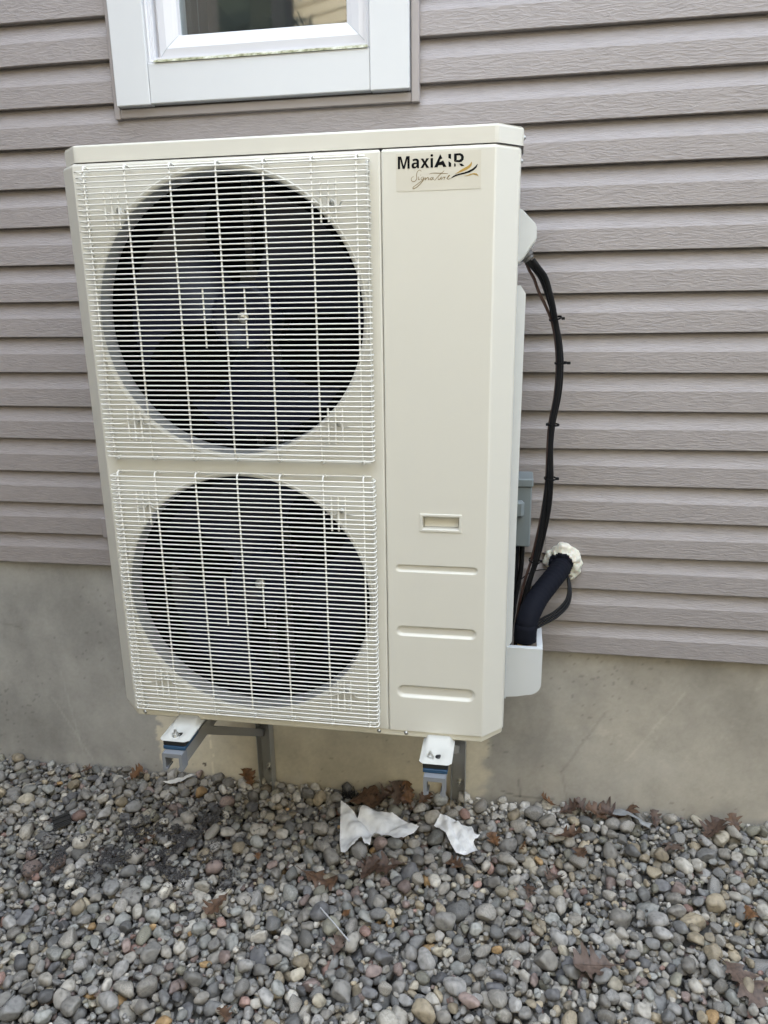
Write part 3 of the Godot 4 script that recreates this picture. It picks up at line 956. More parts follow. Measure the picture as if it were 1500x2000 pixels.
func name_label(u: Node3D) -> void:
	var l := group_node("name_label", u)
	var st := S_()
	box(st, Vector3(-0.2458, 1.2136, ZF), Vector3(-0.0797, 1.2825, ZF + 0.0006))
	put("film", st, M.label_film, l)
	var k := 0.0001
	var z0 := ZF + 0.0007
	var z1 := ZF + 0.0010
	var tm := TextMesh.new()
	tm.text = "Maxi"
	var f := SystemFont.new()
	f.font_names = PackedStringArray(["Droid Sans"])
	f.font_weight = 700
	tm.font = f
	tm.font_size = 64
	tm.pixel_size = 0.0005
	tm.depth = 0.0003
	tm.curve_step = 1.0
	var bb := tm.get_aabb()
	var word := MeshInstance3D.new()
	word.mesh = tm
	word.material_override = M.ink
	word.name = "lettering"
	var sx := 0.0695 / bb.size.x
	var sy := 0.0243 / bb.size.y
	word.scale = Vector3(sx, sy, 1)
	word.position = Vector3(-0.2420 - bb.position.x * sx, 1.2548 - 0.0002 - bb.position.y * sy, z0 + 0.0002)
	l.add_child(word, true)
	for p in [[-1587, 12783, -1544, 12705, -1587, 12687, -1601, 12639, -1557, 12656, -1529, 12669, -1463, 12550, -1528, 12550, -1548, 12587, -1620, 12585, -1641, 12550, -1706, 12549],
			[-1430, 12778, -1377, 12778, -1376, 12685, -1429, 12705], [-1427, 12651, -1374, 12616, -1373, 12548, -1423, 12548],
			[-1320, 12780, -1201, 12783, -1154, 12762, -1130, 12720, -1135, 12666, -1170, 12629, -1217, 12621, -1318, 12639, -1266, 12665, -1218, 12663, -1185, 12684, -1183, 12720, -1207, 12743, -1266, 12745, -1266, 12668, -1319, 12642],
			[-1317, 12610, -1286, 12598, -1285, 12550, -1315, 12549], [-1223, 12599, -1163, 12596, -1117, 12552, -1181, 12550]]:
		st = S_()
		prism(st, v2(p, k), z0, z1)
		put("lettering", st, M.ink, l)
	for p in [[M.gold, [-1304, 12415, -1245, 12446, -1192, 12482, -1109, 12523, -1044, 12553, -1004, 12589, -978, 12629, -973, 12594, -979, 12556, -1014, 12517, -1073, 12483, -1156, 12453, -1227, 12434]],
			[M.ink, [-1381, 12336, -1345, 12373, -1286, 12404, -1203, 12422, -1108, 12441, -1037, 12465, -967, 12495, -908, 12536, -879, 12566, -864, 12584, -866, 12557, -884, 12514, -931, 12472, -1013, 12433, -1119, 12408, -1214, 12393, -1297, 12371]],
			[M.gold, [-1125, 12372, -1060, 12384, -1001, 12407, -930, 12419, -876, 12409, -852, 12381, -843, 12348, -870, 12376, -906, 12392, -953, 12396, -1012, 12381, -1071, 12372]]]:
		st = S_()
		prism(st, v2(p[1], k), z0, z1)
		put("swoosh", st, p[0], l)
	st = S_()
	for s in [[-1959, 12485, -1977, 12512, -2013, 12504, -2038, 12477, -2050, 12428, -2046, 12372, -2062, 12334, -2099, 12310, -2141, 12320, -2156, 12354, -2141, 12387, -2107, 12402],
			[-2007, 12399, -2017, 12360, -2008, 12340, -1981, 12353], [-1972, 12427, -1968, 12418],
			[-1911, 12387, -1947, 12382, -1961, 12358, -1947, 12337, -1923, 12351, -1908, 12378, -1917, 12334, -1959, 12280, -2020, 12226, -2081, 12189, -2124, 12180, -2111, 12213, -2056, 12250, -1983, 12297, -1898, 12344],
			[-1898, 12344, -1880, 12377, -1874, 12343, -1877, 12327, -1856, 12359, -1826, 12375, -1816, 12358, -1816, 12330, -1784, 12351],
			[-1735, 12374, -1766, 12367, -1778, 12340, -1759, 12328, -1735, 12349, -1722, 12376, -1727, 12338, -1705, 12339],
			[-1508, 12484, -1573, 12431, -1633, 12378, -1675, 12336, -1699, 12309], [-1796, 12431, -1754, 12447, -1645, 12445, -1537, 12436, -1435, 12428],
			[-1615, 12367, -1627, 12334, -1603, 12327, -1573, 12360, -1563, 12376, -1569, 12332, -1543, 12342], [-1543, 12342, -1527, 12372, -1513, 12363, -1489, 12373, -1498, 12351, -1513, 12318],
			[-1465, 12339, -1435, 12360, -1411, 12386, -1399, 12397, -1423, 12387, -1441, 12360, -1443, 12332, -1423, 12324, -1387, 12341]]:
		ribbon(st, smooth2(s), 0.00062, z1)
	put("script_lettering", st, M.script_gold, l)

func foot(u: Node3D, cx: float, back: int) -> void:
	# pressed sheet foot: flat rim, raised middle that dips to the bolt
	var st := S_()
	var z1: float = 0.584 if back == 0 else 0.062
	var z0: float = 0.470 if back == 0 else 0.165
	var w := 0.0375
	var n := 18
	var m := 22
	var H := func(a: float, b: float) -> float:       # a across -1..1, b 0 at the unit .. 1 at the tip
		var rim := smoothstep(0.98, 0.66, absf(a)) * smoothstep(1.0, 0.82, b)
		var dip := smoothstep(0.55, 0.15, Vector2(a, (b - 0.72) * 1.9).length())
		var hump := smoothstep(0.50, 0.20, b)
		return 0.004 * rim + 0.011 * rim * hump - 0.004 * dip
	st.set_smooth_group(2)
	for j in m:
		for i in n:
			var P := []
			for c in [[i, j], [i + 1, j], [i + 1, j + 1], [i, j + 1]]:
				var a: float = lerpf(-1, 1, c[0] / float(n))
				var b: float = c[1] / float(m)
				var cut := 0.010 * pow(maxf(0.0, absf(a) - 0.70) / 0.30, 2.0) * (1.0 if b > 0.5 else 0.0)
				var zz: float = lerpf(z0, z1 - cut * signf(z1 - z0), b)
				P.append(Vector3(cx + a * w, -0.0175 + H.call(a, b), zz))
			if z1 > z0: quad(st, P[3], P[2], P[1], P[0])
			else: quad(st, P[0], P[1], P[2], P[3])
	box(st, Vector3(cx - w, -0.0215, minf(z0, z1) + (0.012 if back else 0.0)), Vector3(cx + w, -0.0185, maxf(z0, z1) - (0.0 if back else 0.0105)), 0.001)
	put("mounting_foot", st, M.foot_paint, u)

func brackets() -> void:
	# strut arms on wall rails with diagonal braces
	for s in [["left", -0.776, -0.7935, "left steel wall bracket under the wider fan side"], ["right", -0.1405, -0.1545, "right steel wall bracket under the plain service panel"]]:
		var xr: float = s[1]
		var xa: float = s[2]
		var b := thing("wall_bracket", ("steel wall bracket holding up the fan side of the unit, brace in full view" if s[0] == "left" else "steel wall bracket under the service panel of the unit, brace seen end on"), "bracket", Vector3.ZERO, "steel wall brackets under the outdoor unit")
		var st := S_()
		# rail: a channel against the wall
		box(st, Vector3(xr - 0.0205, -0.62, -0.020), Vector3(xr + 0.0205, -0.055, -0.0170), 0.0006)
		box(st, Vector3(xr - 0.0230, -0.62, -0.020), Vector3(xr - 0.0207, -0.055, 0.0205), 0.0006)
		box(st, Vector3(xr + 0.0207, -0.62, -0.020), Vector3(xr + 0.0230, -0.055, 0.0205), 0.0006)
		put("rail", st, M.zinc, b)
		st = S_()
		var zt := 0.598
		var yt := -0.0455
		box(st, Vector3(xa - 0.0205, yt - 0.002, 0.0), Vector3(xa + 0.0205, yt, zt - 0.012), 0.0005)
		for d in [-1.0, 1.0]:
			var xs := [xa + d * 0.0205, xa + d * 0.0230]
			box(st, Vector3(minf(xs[0], xs[1]), yt - 0.041, 0.0), Vector3(maxf(xs[0], xs[1]), yt, zt - 0.012), 0.0005)
		put("arm", st, M.steel, b)
		st = S_()
		var p0 := Vector3(xa, -0.365, 0.005)
		var p1 := Vector3(xa, -0.075, 0.455)
		var d := (p1 - p0)
		var tf := Transform3D(Basis(Vector3.RIGHT, d.normalized().cross(Vector3.RIGHT).normalized() * -1.0, d.normalized() * -1.0), p0)
		tf.basis = Basis(Vector3.RIGHT, Vector3.RIGHT.cross(-d.normalized()) * -1.0, -d.normalized())
		if tf.basis.determinant() < 0: tf.basis.y = -tf.basis.y
		box(st, Vector3(-0.0150, -0.0015, -d.length()), Vector3(0.0150, 0.0015, 0.0), 0.0005, tf)
		box(st, Vector3(-0.0180, -0.022, -d.length()), Vector3(-0.0152, 0.0015, 0.0), 0.0005, tf)
		box(st, Vector3(0.0152, -0.022, -d.length()), Vector3(0.0180, 0.0015, 0.0), 0.0005, tf)
		put("brace", st, M.steel, b)
		for y in ([-0.4896, -0.20] if s[0] == "left" else [-0.4859, -0.20]):
			st = S_()
			var c := Vector3(xr + 0.004, y, -0.017)
			lathe(st, c, Vector3.BACK, [Vector2(0.0115, 0.0), Vector2(0.0115, 0.0022), Vector2(0.0085, 0.0022), Vector2(0.0085, 0.011), Vector2(0.0052, 0.0115), Vector2(0.0052, 0.022), Vector2(0.0, 0.0225)], 12, true)
			put("bolt", st, M.screw, b)
		# plastic end cap: a thick inverted U
		st = S_()
		var o := v2([-0.0255, -0.0470, -0.0255, -0.0020, -0.0235, 0.0, 0.0235, 0.0, 0.0255, -0.0020, 0.0255, -0.0470, 0.0225, -0.0490, 0.0135, -0.0450, 0.0135, -0.0405, 0.0175, -0.0405, 0.0175, -0.0110, -0.0175, -0.0110, -0.0175, -0.0405, -0.0135, -0.0405, -0.0135, -0.0450, -0.0225, -0.0490])
		prism(st, o, zt - 0.030, zt, Transform3D(Basis(), Vector3(xa, yt + 0.0025, 0)))
		put("end_cap", st, M.cap_grey, b)
		for zz in [[0.500, 0.582], [0.075, 0.150]]:
			st = S_()
			box(st, Vector3(xa - 0.0285, -0.0425, zz[0]), Vector3(xa + 0.0285, -0.0330, zz[1]), 0.0012)
			put("rubber_pad", st, M.rubber_blue, b)
		for zz in [[0.502, 0.579], [0.078, 0.148]]:
			st = S_()
			box(st, Vector3(xa - 0.0290, -0.0328, zz[0]), Vector3(xa + 0.0290, -0.0220, zz[1]), 0.001)
			put("pad_plate", st, M.scrap_black, b)
		st = S_()
		var bc := Vector3(xa - (0.004 if s[0] == "left" else 0.014), -0.0185, 0.560)
		lathe(st, bc, Vector3.UP, [Vector2(0.0105, 0.0), Vector2(0.0105, 0.003), Vector2(0.0075, 0.003), Vector2(0.0075, 0.009), Vector2(0.0042, 0.0095), Vector2(0.0040, 0.017), Vector2(0, 0.0175)], 6, true)
		put("clamp_bolt", st, M.screw, b)
		st = S_()
		lathe(st, Vector3(xa + 0.006, -0.0178, 0.553), Vector3.UP, [Vector2(0.0085, 0.0), Vector2(0.0085, 0.0012), Vector2(0.0, 0.0013)], 16)
		put("foot_slot", st, M.scrap_black, b)

func pipes_and_cables() -> void:
	# cables from the gland down to the valve end
	var c := thing("cable_bundle", "black cable bundle with zip ties curving down beside the unit", "cable")
	var line := [Vector3(0.022, 1.088, 0.285), Vector3(0.036, 1.072, 0.280), Vector3(0.0560, 1.048, 0.262), Vector3(0.0755, 0.999, 0.25), Vector3(0.0865, 0.960, 0.24), Vector3(0.0975, 0.915, 0.235), Vector3(0.1040, 0.858, 0.230), Vector3(0.1030, 0.786, 0.228), Vector3(0.0930, 0.711, 0.225), Vector3(0.0915, 0.640, 0.222), Vector3(0.0920, 0.576, 0.22), Vector3(0.0880, 0.510, 0.21), Vector3(0.0785, 0.436, 0.20), Vector3(0.0635, 0.348, 0.19), Vector3(0.0470, 0.277, 0.18), Vector3(0.0350, 0.200, 0.175), Vector3(0.0300, 0.120, 0.175), Vector3(0.0300, 0.060, 0.18)]
	var mid := curve(line)
	for w in [[0.0, 0.0064, 0.003], [1.0, 0.0064, -0.004], [2.0, 0.0036, 0.006]]:
		var st := S_()
		var pts := []
		for i in mid.size():
			var t := i / float(mid.size() - 1)
			var tw: float = 2.1 * sin(t * 5.0) + w[0] * TAU / 3.0 + 0.5
			var spread: float = 0.0058
			var o := Vector3(cos(tw), 0.0, sin(tw)) * spread
			if w[0] == 2.0:
				# the brown one hangs apart until the first tie
				var k := clampf(t / 0.16, 0.0, 1.0)
				o = Vector3(-0.0095 - 0.013 * sin(k * PI), -0.003, -0.006)
			pts.append(mid[i] + o)
		tube(st, pts, w[1], 10)
		put("cable", st, M.brown_pvc if w[0] == 2.0 else M.black_pvc, c)
	for z in [[4, 0.012], [6, 0.022], [8, -0.012], [10, 0.016], [13, 0.006]]:
		var st := S_()
		var p: Vector3 = line[z[0]]
		var d: Vector3 = (line[z[0] + 1] - line[z[0] - 1]).normalized()
		lathe(st, p + Vector3(-0.001, 0, 0.001), d, [Vector2(0.0142, -0.0020), Vector2(0.0153, -0.0020), Vector2(0.0153, 0.0020), Vector2(0.0142, 0.0020)], 18, true)
		var e: float = signf(z[1])
		box(st, p + Vector3(e * 0.0155 - 0.0030, -0.0030, 0.000), p + Vector3(e * 0.0155 + 0.0030 + absf(z[1]) * 0.12, 0.0032, 0.007), 0.0008)
		put("zip_tie", st, M.black_pvc, c)
	# insulated refrigerant line
	var l := thing("insulated_pipe", "thick black insulated refrigerant line bending into the wall", "pipe")
	var pp := curve([Vector3(0.045, 0.148, 0.246), Vector3(0.0465, 0.175, 0.244), Vector3(0.0500, 0.200, 0.238), Vector3(0.0610, 0.226, 0.215), Vector3(0.0800, 0.246, 0.175), Vector3(0.1080, 0.266, 0.125), Vector3(0.1300, 0.276, 0.075), Vector3(0.1430, 0.280, 0.020), Vector3(0.1430, 0.280, -0.03)], 0.006)
	var st2 := S_()
	st2.set_smooth_group(1)
	var fn := FastNoiseLite.new()
	fn.frequency = 22.0
	fn.seed = 3
	var prev := []
	for i in pp.size():
		var d: Vector3 = (pp[mini(i + 1, pp.size() - 1)] - pp[maxi(i - 1, 0)]).normalized()
		var a := d.cross(Vector3(0.3, 0.2, 0.9)).normalized()
		var b := d.cross(a)
		var row := []
		var wrap := 0.0009 * absf(fmod(i * 0.006 / 0.026, 1.0) - 0.5) * 2.0
		for k in 25:
			var t := TAU * k / 24.0
			var dir := a * cos(t) + b * sin(t)
			row.append(pp[i] + dir * (0.0280 + wrap + 0.0011 * fn.get_noise_3dv(pp[i] + dir * 0.03)))
		if prev.size():
			for k in 24: quad(st2, prev[k], prev[k + 1], row[k + 1], row[k])
		prev = row
	put("tape_wrap", st2, M.black_foam, l)
	st2 = S_()
	lathe(st2, Vector3(0.0445, 0.148, 0.246), Vector3(0.02, 1, 0), [Vector2(0.0, -0.004), Vector2(0.0245, -0.004), Vector2(0.0285, 0.0), Vector2(0.0292, 0.012), Vector2(0.0290, 0.034), Vector2(0.0280, 0.046), Vector2(0.0265, 0.047)], 28)
	put("insulation_sleeve", st2, M.black_foam, l)
	st2 = S_()
	for i in 26:       # ragged end of the insulation at the wall
		var t := TAU * i / 26.0
		var p := Vector3(0.140, 0.280, 0.030) + Vector3(cos(t) * 0.027, sin(t) * 0.027 + 0.004, rng.randf_range(-0.006, 0.008))
		box(st2, p - Vector3.ONE * 0.006, p + Vector3.ONE * rng.randf_range(0.004, 0.009), 0.002)
	put("torn_end", st2, M.black_foam, l)
	# thin control wires looping under the pipe
	var w2 := thing("control_wires", "thin black control wires looping below the insulated pipe", "wire")
	for i in 3:
		var st := S_()
		var o := Vector3(0.003 * i, -0.0055 * i, 0.004 * i)
		tube(st, curve([Vector3(0.152, 0.270, 0.020), Vector3(0.161, 0.245, 0.055) + o, Vector3(0.158, 0.205, 0.085) + o, Vector3(0.128, 0.178, 0.115) + o, Vector3(0.090, 0.168, 0.150) + o, Vector3(0.055, 0.160, 0.180) + o, Vector3(0.028, 0.15, 0.19)]), 0.0034, 8)
		put("wire", st, M.black_pvc, w2)
	var st3 := S_()
	tube(st3, curve([Vector3(0.100, 0.278, 0.06), Vector3(0.060, 0.272, 0.07), Vector3(0.020, 0.240, 0.09), Vector3(0.005, 0.180, 0.10)]), 0.0015, 6)
	put("wire", st3, M.black_pvc, w2)
	# spray foam round the hole
	var fo := thing("spray_foam", "lumpy cream spray foam sealing the pipe hole in the siding", "foam")
	var st4 := S_()
	var centres := [[0.140, 0.300, 0.004, 0.030], [0.165, 0.296, 0.004, 0.026], [0.176, 0.278, 0.002, 0.022], [0.170, 0.258, 0.002, 0.022], [0.118, 0.285, 0.000, 0.022], [0.150, 0.316, 0.010, 0.016], [0.140, 0.330, 0.014, 0.009], [0.148, 0.336, 0.016, 0.0085], [0.156, 0.326, 0.014, 0.010], [0.184, 0.298, 0.008, 0.011], [0.190, 0.276, 0.002, 0.010], [0.183, 0.258, 0.002, 0.010], [0.172, 0.240, 0.001, 0.010], [0.110, 0.302, 0.001, 0.010], [0.104, 0.282, 0.000, 0.009], [0.158, 0.306, 0.022, 0.011], [0.170, 0.292, 0.020, 0.010], [0.176, 0.274, 0.016, 0.009], [0.142, 0.314, 0.022, 0.010], [0.166, 0.312, 0.014, 0.010], [0.178, 0.310, 0.006, 0.008], [0.126, 0.312, 0.006, 0.009]]
	blob(st4, centres, Vector3(0.085, 0.215, -0.012), Vector3(0.215, 0.352, 0.06), 0.0032)
	put("foam_blob", st4, M.foam, fo)
	# electrical disconnect on the wall behind the unit's edge
	var bx := thing("disconnect_box", "grey electrical disconnect box on the siding behind the unit", "electrical box")
	st4 = S_()
	box(st4, Vector3(-0.092, 0.352, 0.002), Vector3(0.0515, 0.520, 0.092), 0.003)
	put("cover", st4, M.box_grey, bx)
	st4 = S_()
	box(st4, Vector3(-0.094, 0.5205, 0.002), Vector3(0.0545, 0.5430, 0.097), 0.003)
	put("hood", st4, M.box_grey, bx)
	st4 = S_()
	box(st4, Vector3(-0.055, 0.437, 0.0925), Vector3(0.0330, 0.486, 0.112), 0.008)
	put("pull_handle", st4, M.box_grey, bx)
	var cd := thing("conduit", "black flexible conduit dropping from the grey disconnect box", "conduit")
	for i in 2:
		st4 = S_()
		tube(st4, curve([Vector3(0.014 + i * 0.018, 0.350, 0.05), Vector3(0.012 + i * 0.018, 0.27, 0.055), Vector3(0.004 + i * 0.012, 0.18, 0.08), Vector3(-0.01 + i * 0.012, 0.06, 0.12)]), 0.011 if i == 0 else 0.007, 10)
		put("conduit_run", st4, M.black_pvc, cd)
	# small outlet cover that peeps out on the far left of the unit
	var oc := thing("outlet_cover", "small grey outlet cover peeping out left of the unit", "outlet")
	st4 = S_()
	box(st4, Vector3(-1.262, 0.300, -0.006), Vector3(-1.165, 0.365, 0.012), 0.003)
	put("cover_plate", st4, M.siding_trim, oc)

# union of spheres meshed by marching over a coarse grid (surface nets)
func blob(st: SurfaceTool, balls: Array, lo: Vector3, hi: Vector3, cell: float) -> void:
	var n := Vector3i(((hi - lo) / cell).ceil())
	var nx := n.x + 1
	var ny := n.y + 1
	var nz := n.z + 1
	var val := PackedFloat32Array()
	val.resize(nx * ny * nz)
	var fn := FastNoiseLite.new()
	fn.frequency = 48.0
	fn.seed = 12
	for z in nz:
		for y in ny:
			for x in nx:
				var p := lo + Vector3(x, y, z) * cell
				var d := 1.0
				for b in balls:
					var e: float = p.distance_to(Vector3(b[0], b[1], b[2])) - b[3]
					var h := clampf(0.5 + 0.5 * (d - e) / 0.013, 0.0, 1.0)
					d = lerpf(d, e, h) - 0.013 * h * (1.0 - h)
				val[x + nx * (y + ny * z)] = d + 0.007 * fn.get_noise_3dv(p)
	var id := {}
	var pos := []
	for z in nz - 1:
		for y in ny - 1:
			for x in nx - 1:
				var s := Vector3.ZERO
				var c := 0
				for e in [[0, 0, 0, 1, 0, 0], [0, 1, 0, 1, 1, 0], [0, 0, 1, 1, 0, 1], [0, 1, 1, 1, 1, 1], [0, 0, 0, 0, 1, 0], [1, 0, 0, 1, 1, 0], [0, 0, 1, 0, 1, 1], [1, 0, 1, 1, 1, 1], [0, 0, 0, 0, 0, 1], [1, 0, 0, 1, 0, 1], [0, 1, 0, 0, 1, 1], [1, 1, 0, 1, 1, 1]]:
					var a := val[x + e[0] + nx * (y + e[1] + ny * (z + e[2]))]
					var b := val[x + e[3] + nx * (y + e[4] + ny * (z + e[5]))]
					if (a < 0) != (b < 0):
						var t := a / (a - b)
						s += Vector3(e[0], e[1], e[2]).lerp(Vector3(e[3], e[4], e[5]), t)
						c += 1
				if c:
					id[Vector3i(x, y, z)] = pos.size()
					pos.append(lo + (Vector3(x, y, z) + s / c) * cell)
	st.set_smooth_group(1)
	for z in range(1, nz - 1):
		for y in range(1, ny - 1):
			for x in range(1, nx - 1):
				var a := val[x + nx * (y + ny * z)]
				for ax in 3:
					var q := Vector3i(x, y, z)
					var nb := q
					nb[ax] += 1
					if nb.x >= nx or nb.y >= ny or nb.z >= nz: continue
					var b := val[nb.x + nx * (nb.y + ny * nb.z)]
					if (a < 0) == (b < 0): continue
					var u := Vector3i.ZERO
					u[(ax + 1) % 3] = 1
					var v := Vector3i.ZERO
					v[(ax + 2) % 3] = 1
					var k := [q - u - v, q - v, q, q - u]
					var ok := true
					for w in k: ok = ok and id.has(w)
					if not ok: continue
					var P := [pos[id[k[0]]], pos[id[k[1]]], pos[id[k[2]]], pos[id[k[3]]]]
					if a < 0: quad(st, P[0], P[1], P[2], P[3])
					else: quad(st, P[3], P[2], P[1], P[0])

# ---------------------------------------------------------------- pebbles
const GX0 := -2.3
const GX1 := 1.6
const GZ0 := -0.02
const GZ1 := 1.3
const CELL := 0.005
var hmap := PackedFloat32Array()
var hw := 0
var hh := 0

func floor_y(x: float, z: float) -> float:
	return -0.598 + 0.011 * (x + 1.3) * 0.9 - 0.010 * clampf(z, 0, 1.2) + 0.007 * sin(x * 3.7 + 1.0) * sin(z * 4.1 + 0.6)

func top_y(x: float, z: float) -> float:
	var i := clampi(int((x - GX0) / CELL), 0, hw - 1)
	var j := clampi(int((z - GZ0) / CELL), 0, hh - 1)
	return hmap[j * hw + i]

func top_round(x: float, z: float, r: float) -> float:
	var m := -1.0
	for d in [[0, 0], [1, 0], [-1, 0], [0, 1], [0, -1]]: m = maxf(m, top_y(x + d[0] * r, z + d[1] * r))
	return m

func stone_mesh(sd: int) -> ArrayMesh:
	var r := RandomNumberGenerator.new()
	r.seed = sd * 77 + 5
	var t := (1.0 + sqrt(5.0)) / 2.0
	var v := [Vector3(-1, t, 0), Vector3(1, t, 0), Vector3(-1, -t, 0), Vector3(1, -t, 0), Vector3(0, -1, t), Vector3(0, 1, t), Vector3(0, -1, -t), Vector3(0, 1, -t), Vector3(t, 0, -1), Vector3(t, 0, 1), Vector3(-t, 0, -1), Vector3(-t, 0, 1)]
	var f := [[0, 11, 5], [0, 5, 1], [0, 1, 7], [0, 7, 10], [0, 10, 11], [1, 5, 9], [5, 11, 4], [11, 10, 2], [10, 7, 6], [7, 1, 8], [3, 9, 4], [3, 4, 2], [3, 2, 6], [3, 6, 8], [3, 8, 9], [4, 9, 5], [2, 4, 11], [6, 2, 10], [8, 6, 7], [9, 8, 1]]
	for i in v.size(): v[i] = v[i].normalized()
	for s in 2:
		var cache := {}
		var g := []
		for q in f:
			var m := []
			for e in 3:
				var a: int = q[e]
				var b: int = q[(e + 1) % 3]
				var key := Vector2i(mini(a, b), maxi(a, b))
				if not cache.has(key):
					cache[key] = v.size()
					v.append(((v[a] + v[b]) / 2.0).normalized())
				m.append(cache[key])
			g.append_array([[q[0], m[0], m[2]], [q[1], m[1], m[0]], [q[2], m[2], m[1]], [m[0], m[1], m[2]]])
		f = g
	var p := r.randf_range(2.0, 2.9)
	var cuts := []
	for i in r.randi_range(3, 9):
		cuts.append([Vector3(r.randfn(), r.randfn(), r.randfn()).normalized(), r.randf_range(0.55, 0.88)])
	var fn := FastNoiseLite.new()
	fn.seed = sd
	fn.frequency = 0.75
	var st := S_()
	st.set_smooth_group(0)
	var w := []
	for d in v:
		var l := pow(pow(absf(d.x), p) + pow(absf(d.y), p) + pow(absf(d.z), p), 1.0 / p)
		var q: Vector3 = d / l
		for c in cuts:
			var over: float = q.dot(c[0]) - c[1]
			if over > 0: q -= c[0] * over * 0.85
		q *= 1.0 + 0.13 * fn.get_noise_3dv(d * 1.4)
		w.append(q)
	for q in f: tri(st, w[q[0]], w[q[1]], w[q[2]])
	st.generate_normals()
	return st.commit()

func pebbles() -> void:
	var bed := Node3D.new()
	bed.name = "gravel_bed"
	add_child(bed)
	tag(bed, "bed of grey river pebbles along the foundation", "", "", "structure")
	var st := S_()
	st.set_smooth_group(1)
	for i in 46:
		for j in 30:
			var P := []
			for c in [[i, j + 1], [i + 1, j + 1], [i + 1, j], [i, j]]:
				var x := lerpf(-5.0, 4.2, c[0] / 46.0)
				var z := lerpf(-0.025, 3.4, c[1] / 30.0)
				P.append(Vector3(x, floor_y(clampf(x, GX0, GX1), z) - 0.003, z))
			quad(st, P[0], P[1], P[2], P[3])
	put("soil", st, M.soil, bed)
	hw = int((GX1 - GX0) / CELL)
	hh = int((GZ1 - GZ0) / CELL)
	hmap.resize(hw * hh)
	for j in hh:
		for i in hw: hmap[j * hw + i] = floor_y(GX0 + i * CELL, GZ0 + j * CELL)
	# materials: two grains by eight tones each
	var grains := [noise_tex(512, 512, 0.012, 101, [[0.0, grey(0.62)], [0.35, grey(0.84)], [0.6, grey(0.95)], [1.0, grey(1.0)]], false, 6),
		noise_tex(512, 512, 0.13, 102, [[0.0, grey(0.5)], [0.40, grey(0.72)], [0.55, grey(0.9)], [0.72, grey(1.0)], [1.0, grey(1.0)]], false, 4),
		noise_tex(512, 512, 0.016, 103, [[0.0, grey(0.66)], [0.62, grey(0.84)], [0.80, grey(0.90)], [0.92, Color(1, 0.99, 0.96)], [1.0, Color(1, 1, 1)]], true, 3, 30.0)]
	var bump := noise_tex(512, 512, 0.03, 104, [], false, 5)
	var mm := []
	for g in 3:
		var m := mat("stone_%d" % g, Color(1, 1, 1), [0.62, 0.7, 0.62][g])
		m.vertex_color_use_as_albedo = true
		stone_look(m, grains[g], bump)
		mm.append(m)
	var tones := []
	for t in [[0.215, 0.205, 0.190], [0.165, 0.160, 0.152], [0.270, 0.255, 0.230], [0.130, 0.130, 0.130], [0.200, 0.203, 0.195], [0.245, 0.210, 0.155], [0.170, 0.165, 0.135], [0.330, 0.315, 0.285], [0.180, 0.140, 0.130], [0.100, 0.100, 0.105], [0.225, 0.220, 0.215], [0.190, 0.180, 0.165], [0.290, 0.265, 0.215], [0.235, 0.155, 0.135], [0.30, 0.20, 0.10]]:
		tones.append(Color(t[0] * 1.72, t[1] * 1.68, t[2] * 1.60))
	var meshes := []
	for i in 16: meshes.append(stone_mesh(i))
	var stones := []
	var r := RandomNumberGenerator.new()
	r.seed = 99
	var total := 22000
	for k in total:
		var big := k < 9500
		var a := clampf(exp(r.randfn(-4.33, 0.34)), 0.0070, 0.034) if big else clampf(exp(r.randfn(-4.42, 0.34)), 0.0055, 0.030)
		if k > total - 4500: a = r.randf_range(0.005, 0.0085)
		elif k > total - 4850: a = r.randf_range(0.016, 0.029)
		
		var b := a * r.randf_range(0.62, 0.95)
		var c := a * r.randf_range(0.50, 0.80)
		var yaw := r.randf() * PI
		var best := 9.0
		var bp := Vector3.ZERO
		var px := r.randf_range(GX0, GX1)
		var pz := r.randf_range(GZ0, GZ1)
		for t in 9:
			var x := clampf(px + (r.randf_range(-0.07, 0.07) if t else 0.0), GX0 + 0.02, GX1 - 0.02)
			var z := clampf(pz + (r.randf_range(-0.07, 0.07) if t else 0.0), GZ0 + 0.012, GZ1 - 0.02)
			z = maxf(z, GZ0 + b * 0.9)
			# lowest resting height of the ellipsoid on what lies there
			var rest := -9.0
			var ca := cos(yaw)
			var sa := sin(yaw)
			var n := 3
			for i in range(-n, n + 1):
				for j in range(-n, n + 1):
					var u := i / float(n)
					var w := j / float(n)
					var q := 1.0 - u * u - w * w
					if q < 0.05: continue
					var X := x + ca * u * a * 0.92 - sa * w * b * 0.92
					var Z := z + sa * u * a * 0.92 + ca * w * b * 0.92
					var y := top_y(X, Z) + c * sqrt(q)
					if y > rest: rest = y
			if rest < best:
				best = rest
				bp = Vector3(x, rest, z)
		bp.y -= c * 0.16
		stones.append([bp, Vector3(a, c, b), yaw])
		var ca := cos(yaw)
		var sa := sin(yaw)
		var rad := int(a / CELL) + 1
		var ci := int((bp.x - GX0) / CELL)
		var cj := int((bp.z - GZ0) / CELL)
		for j in range(maxi(0, cj - rad), mini(hh, cj + rad + 1)):
			for i in range(maxi(0, ci - rad), mini(hw, ci + rad + 1)):
				var dx := GX0 + i * CELL - bp.x
				var dz := GZ0 + j * CELL - bp.z
				var u := (ca * dx + sa * dz) / a
				var w := (-sa * dx + ca * dz) / b
				var q := 1.0 - u * u - w * w
				if q > 0:
					var y := bp.y + c * sqrt(q)
					if y > hmap[j * hw + i]: hmap[j * hw + i] = y
	# which are seen large: on top, in the frame, near the camera
	var cam := Vector3(0, 1.01, 2.08)
	var score := []
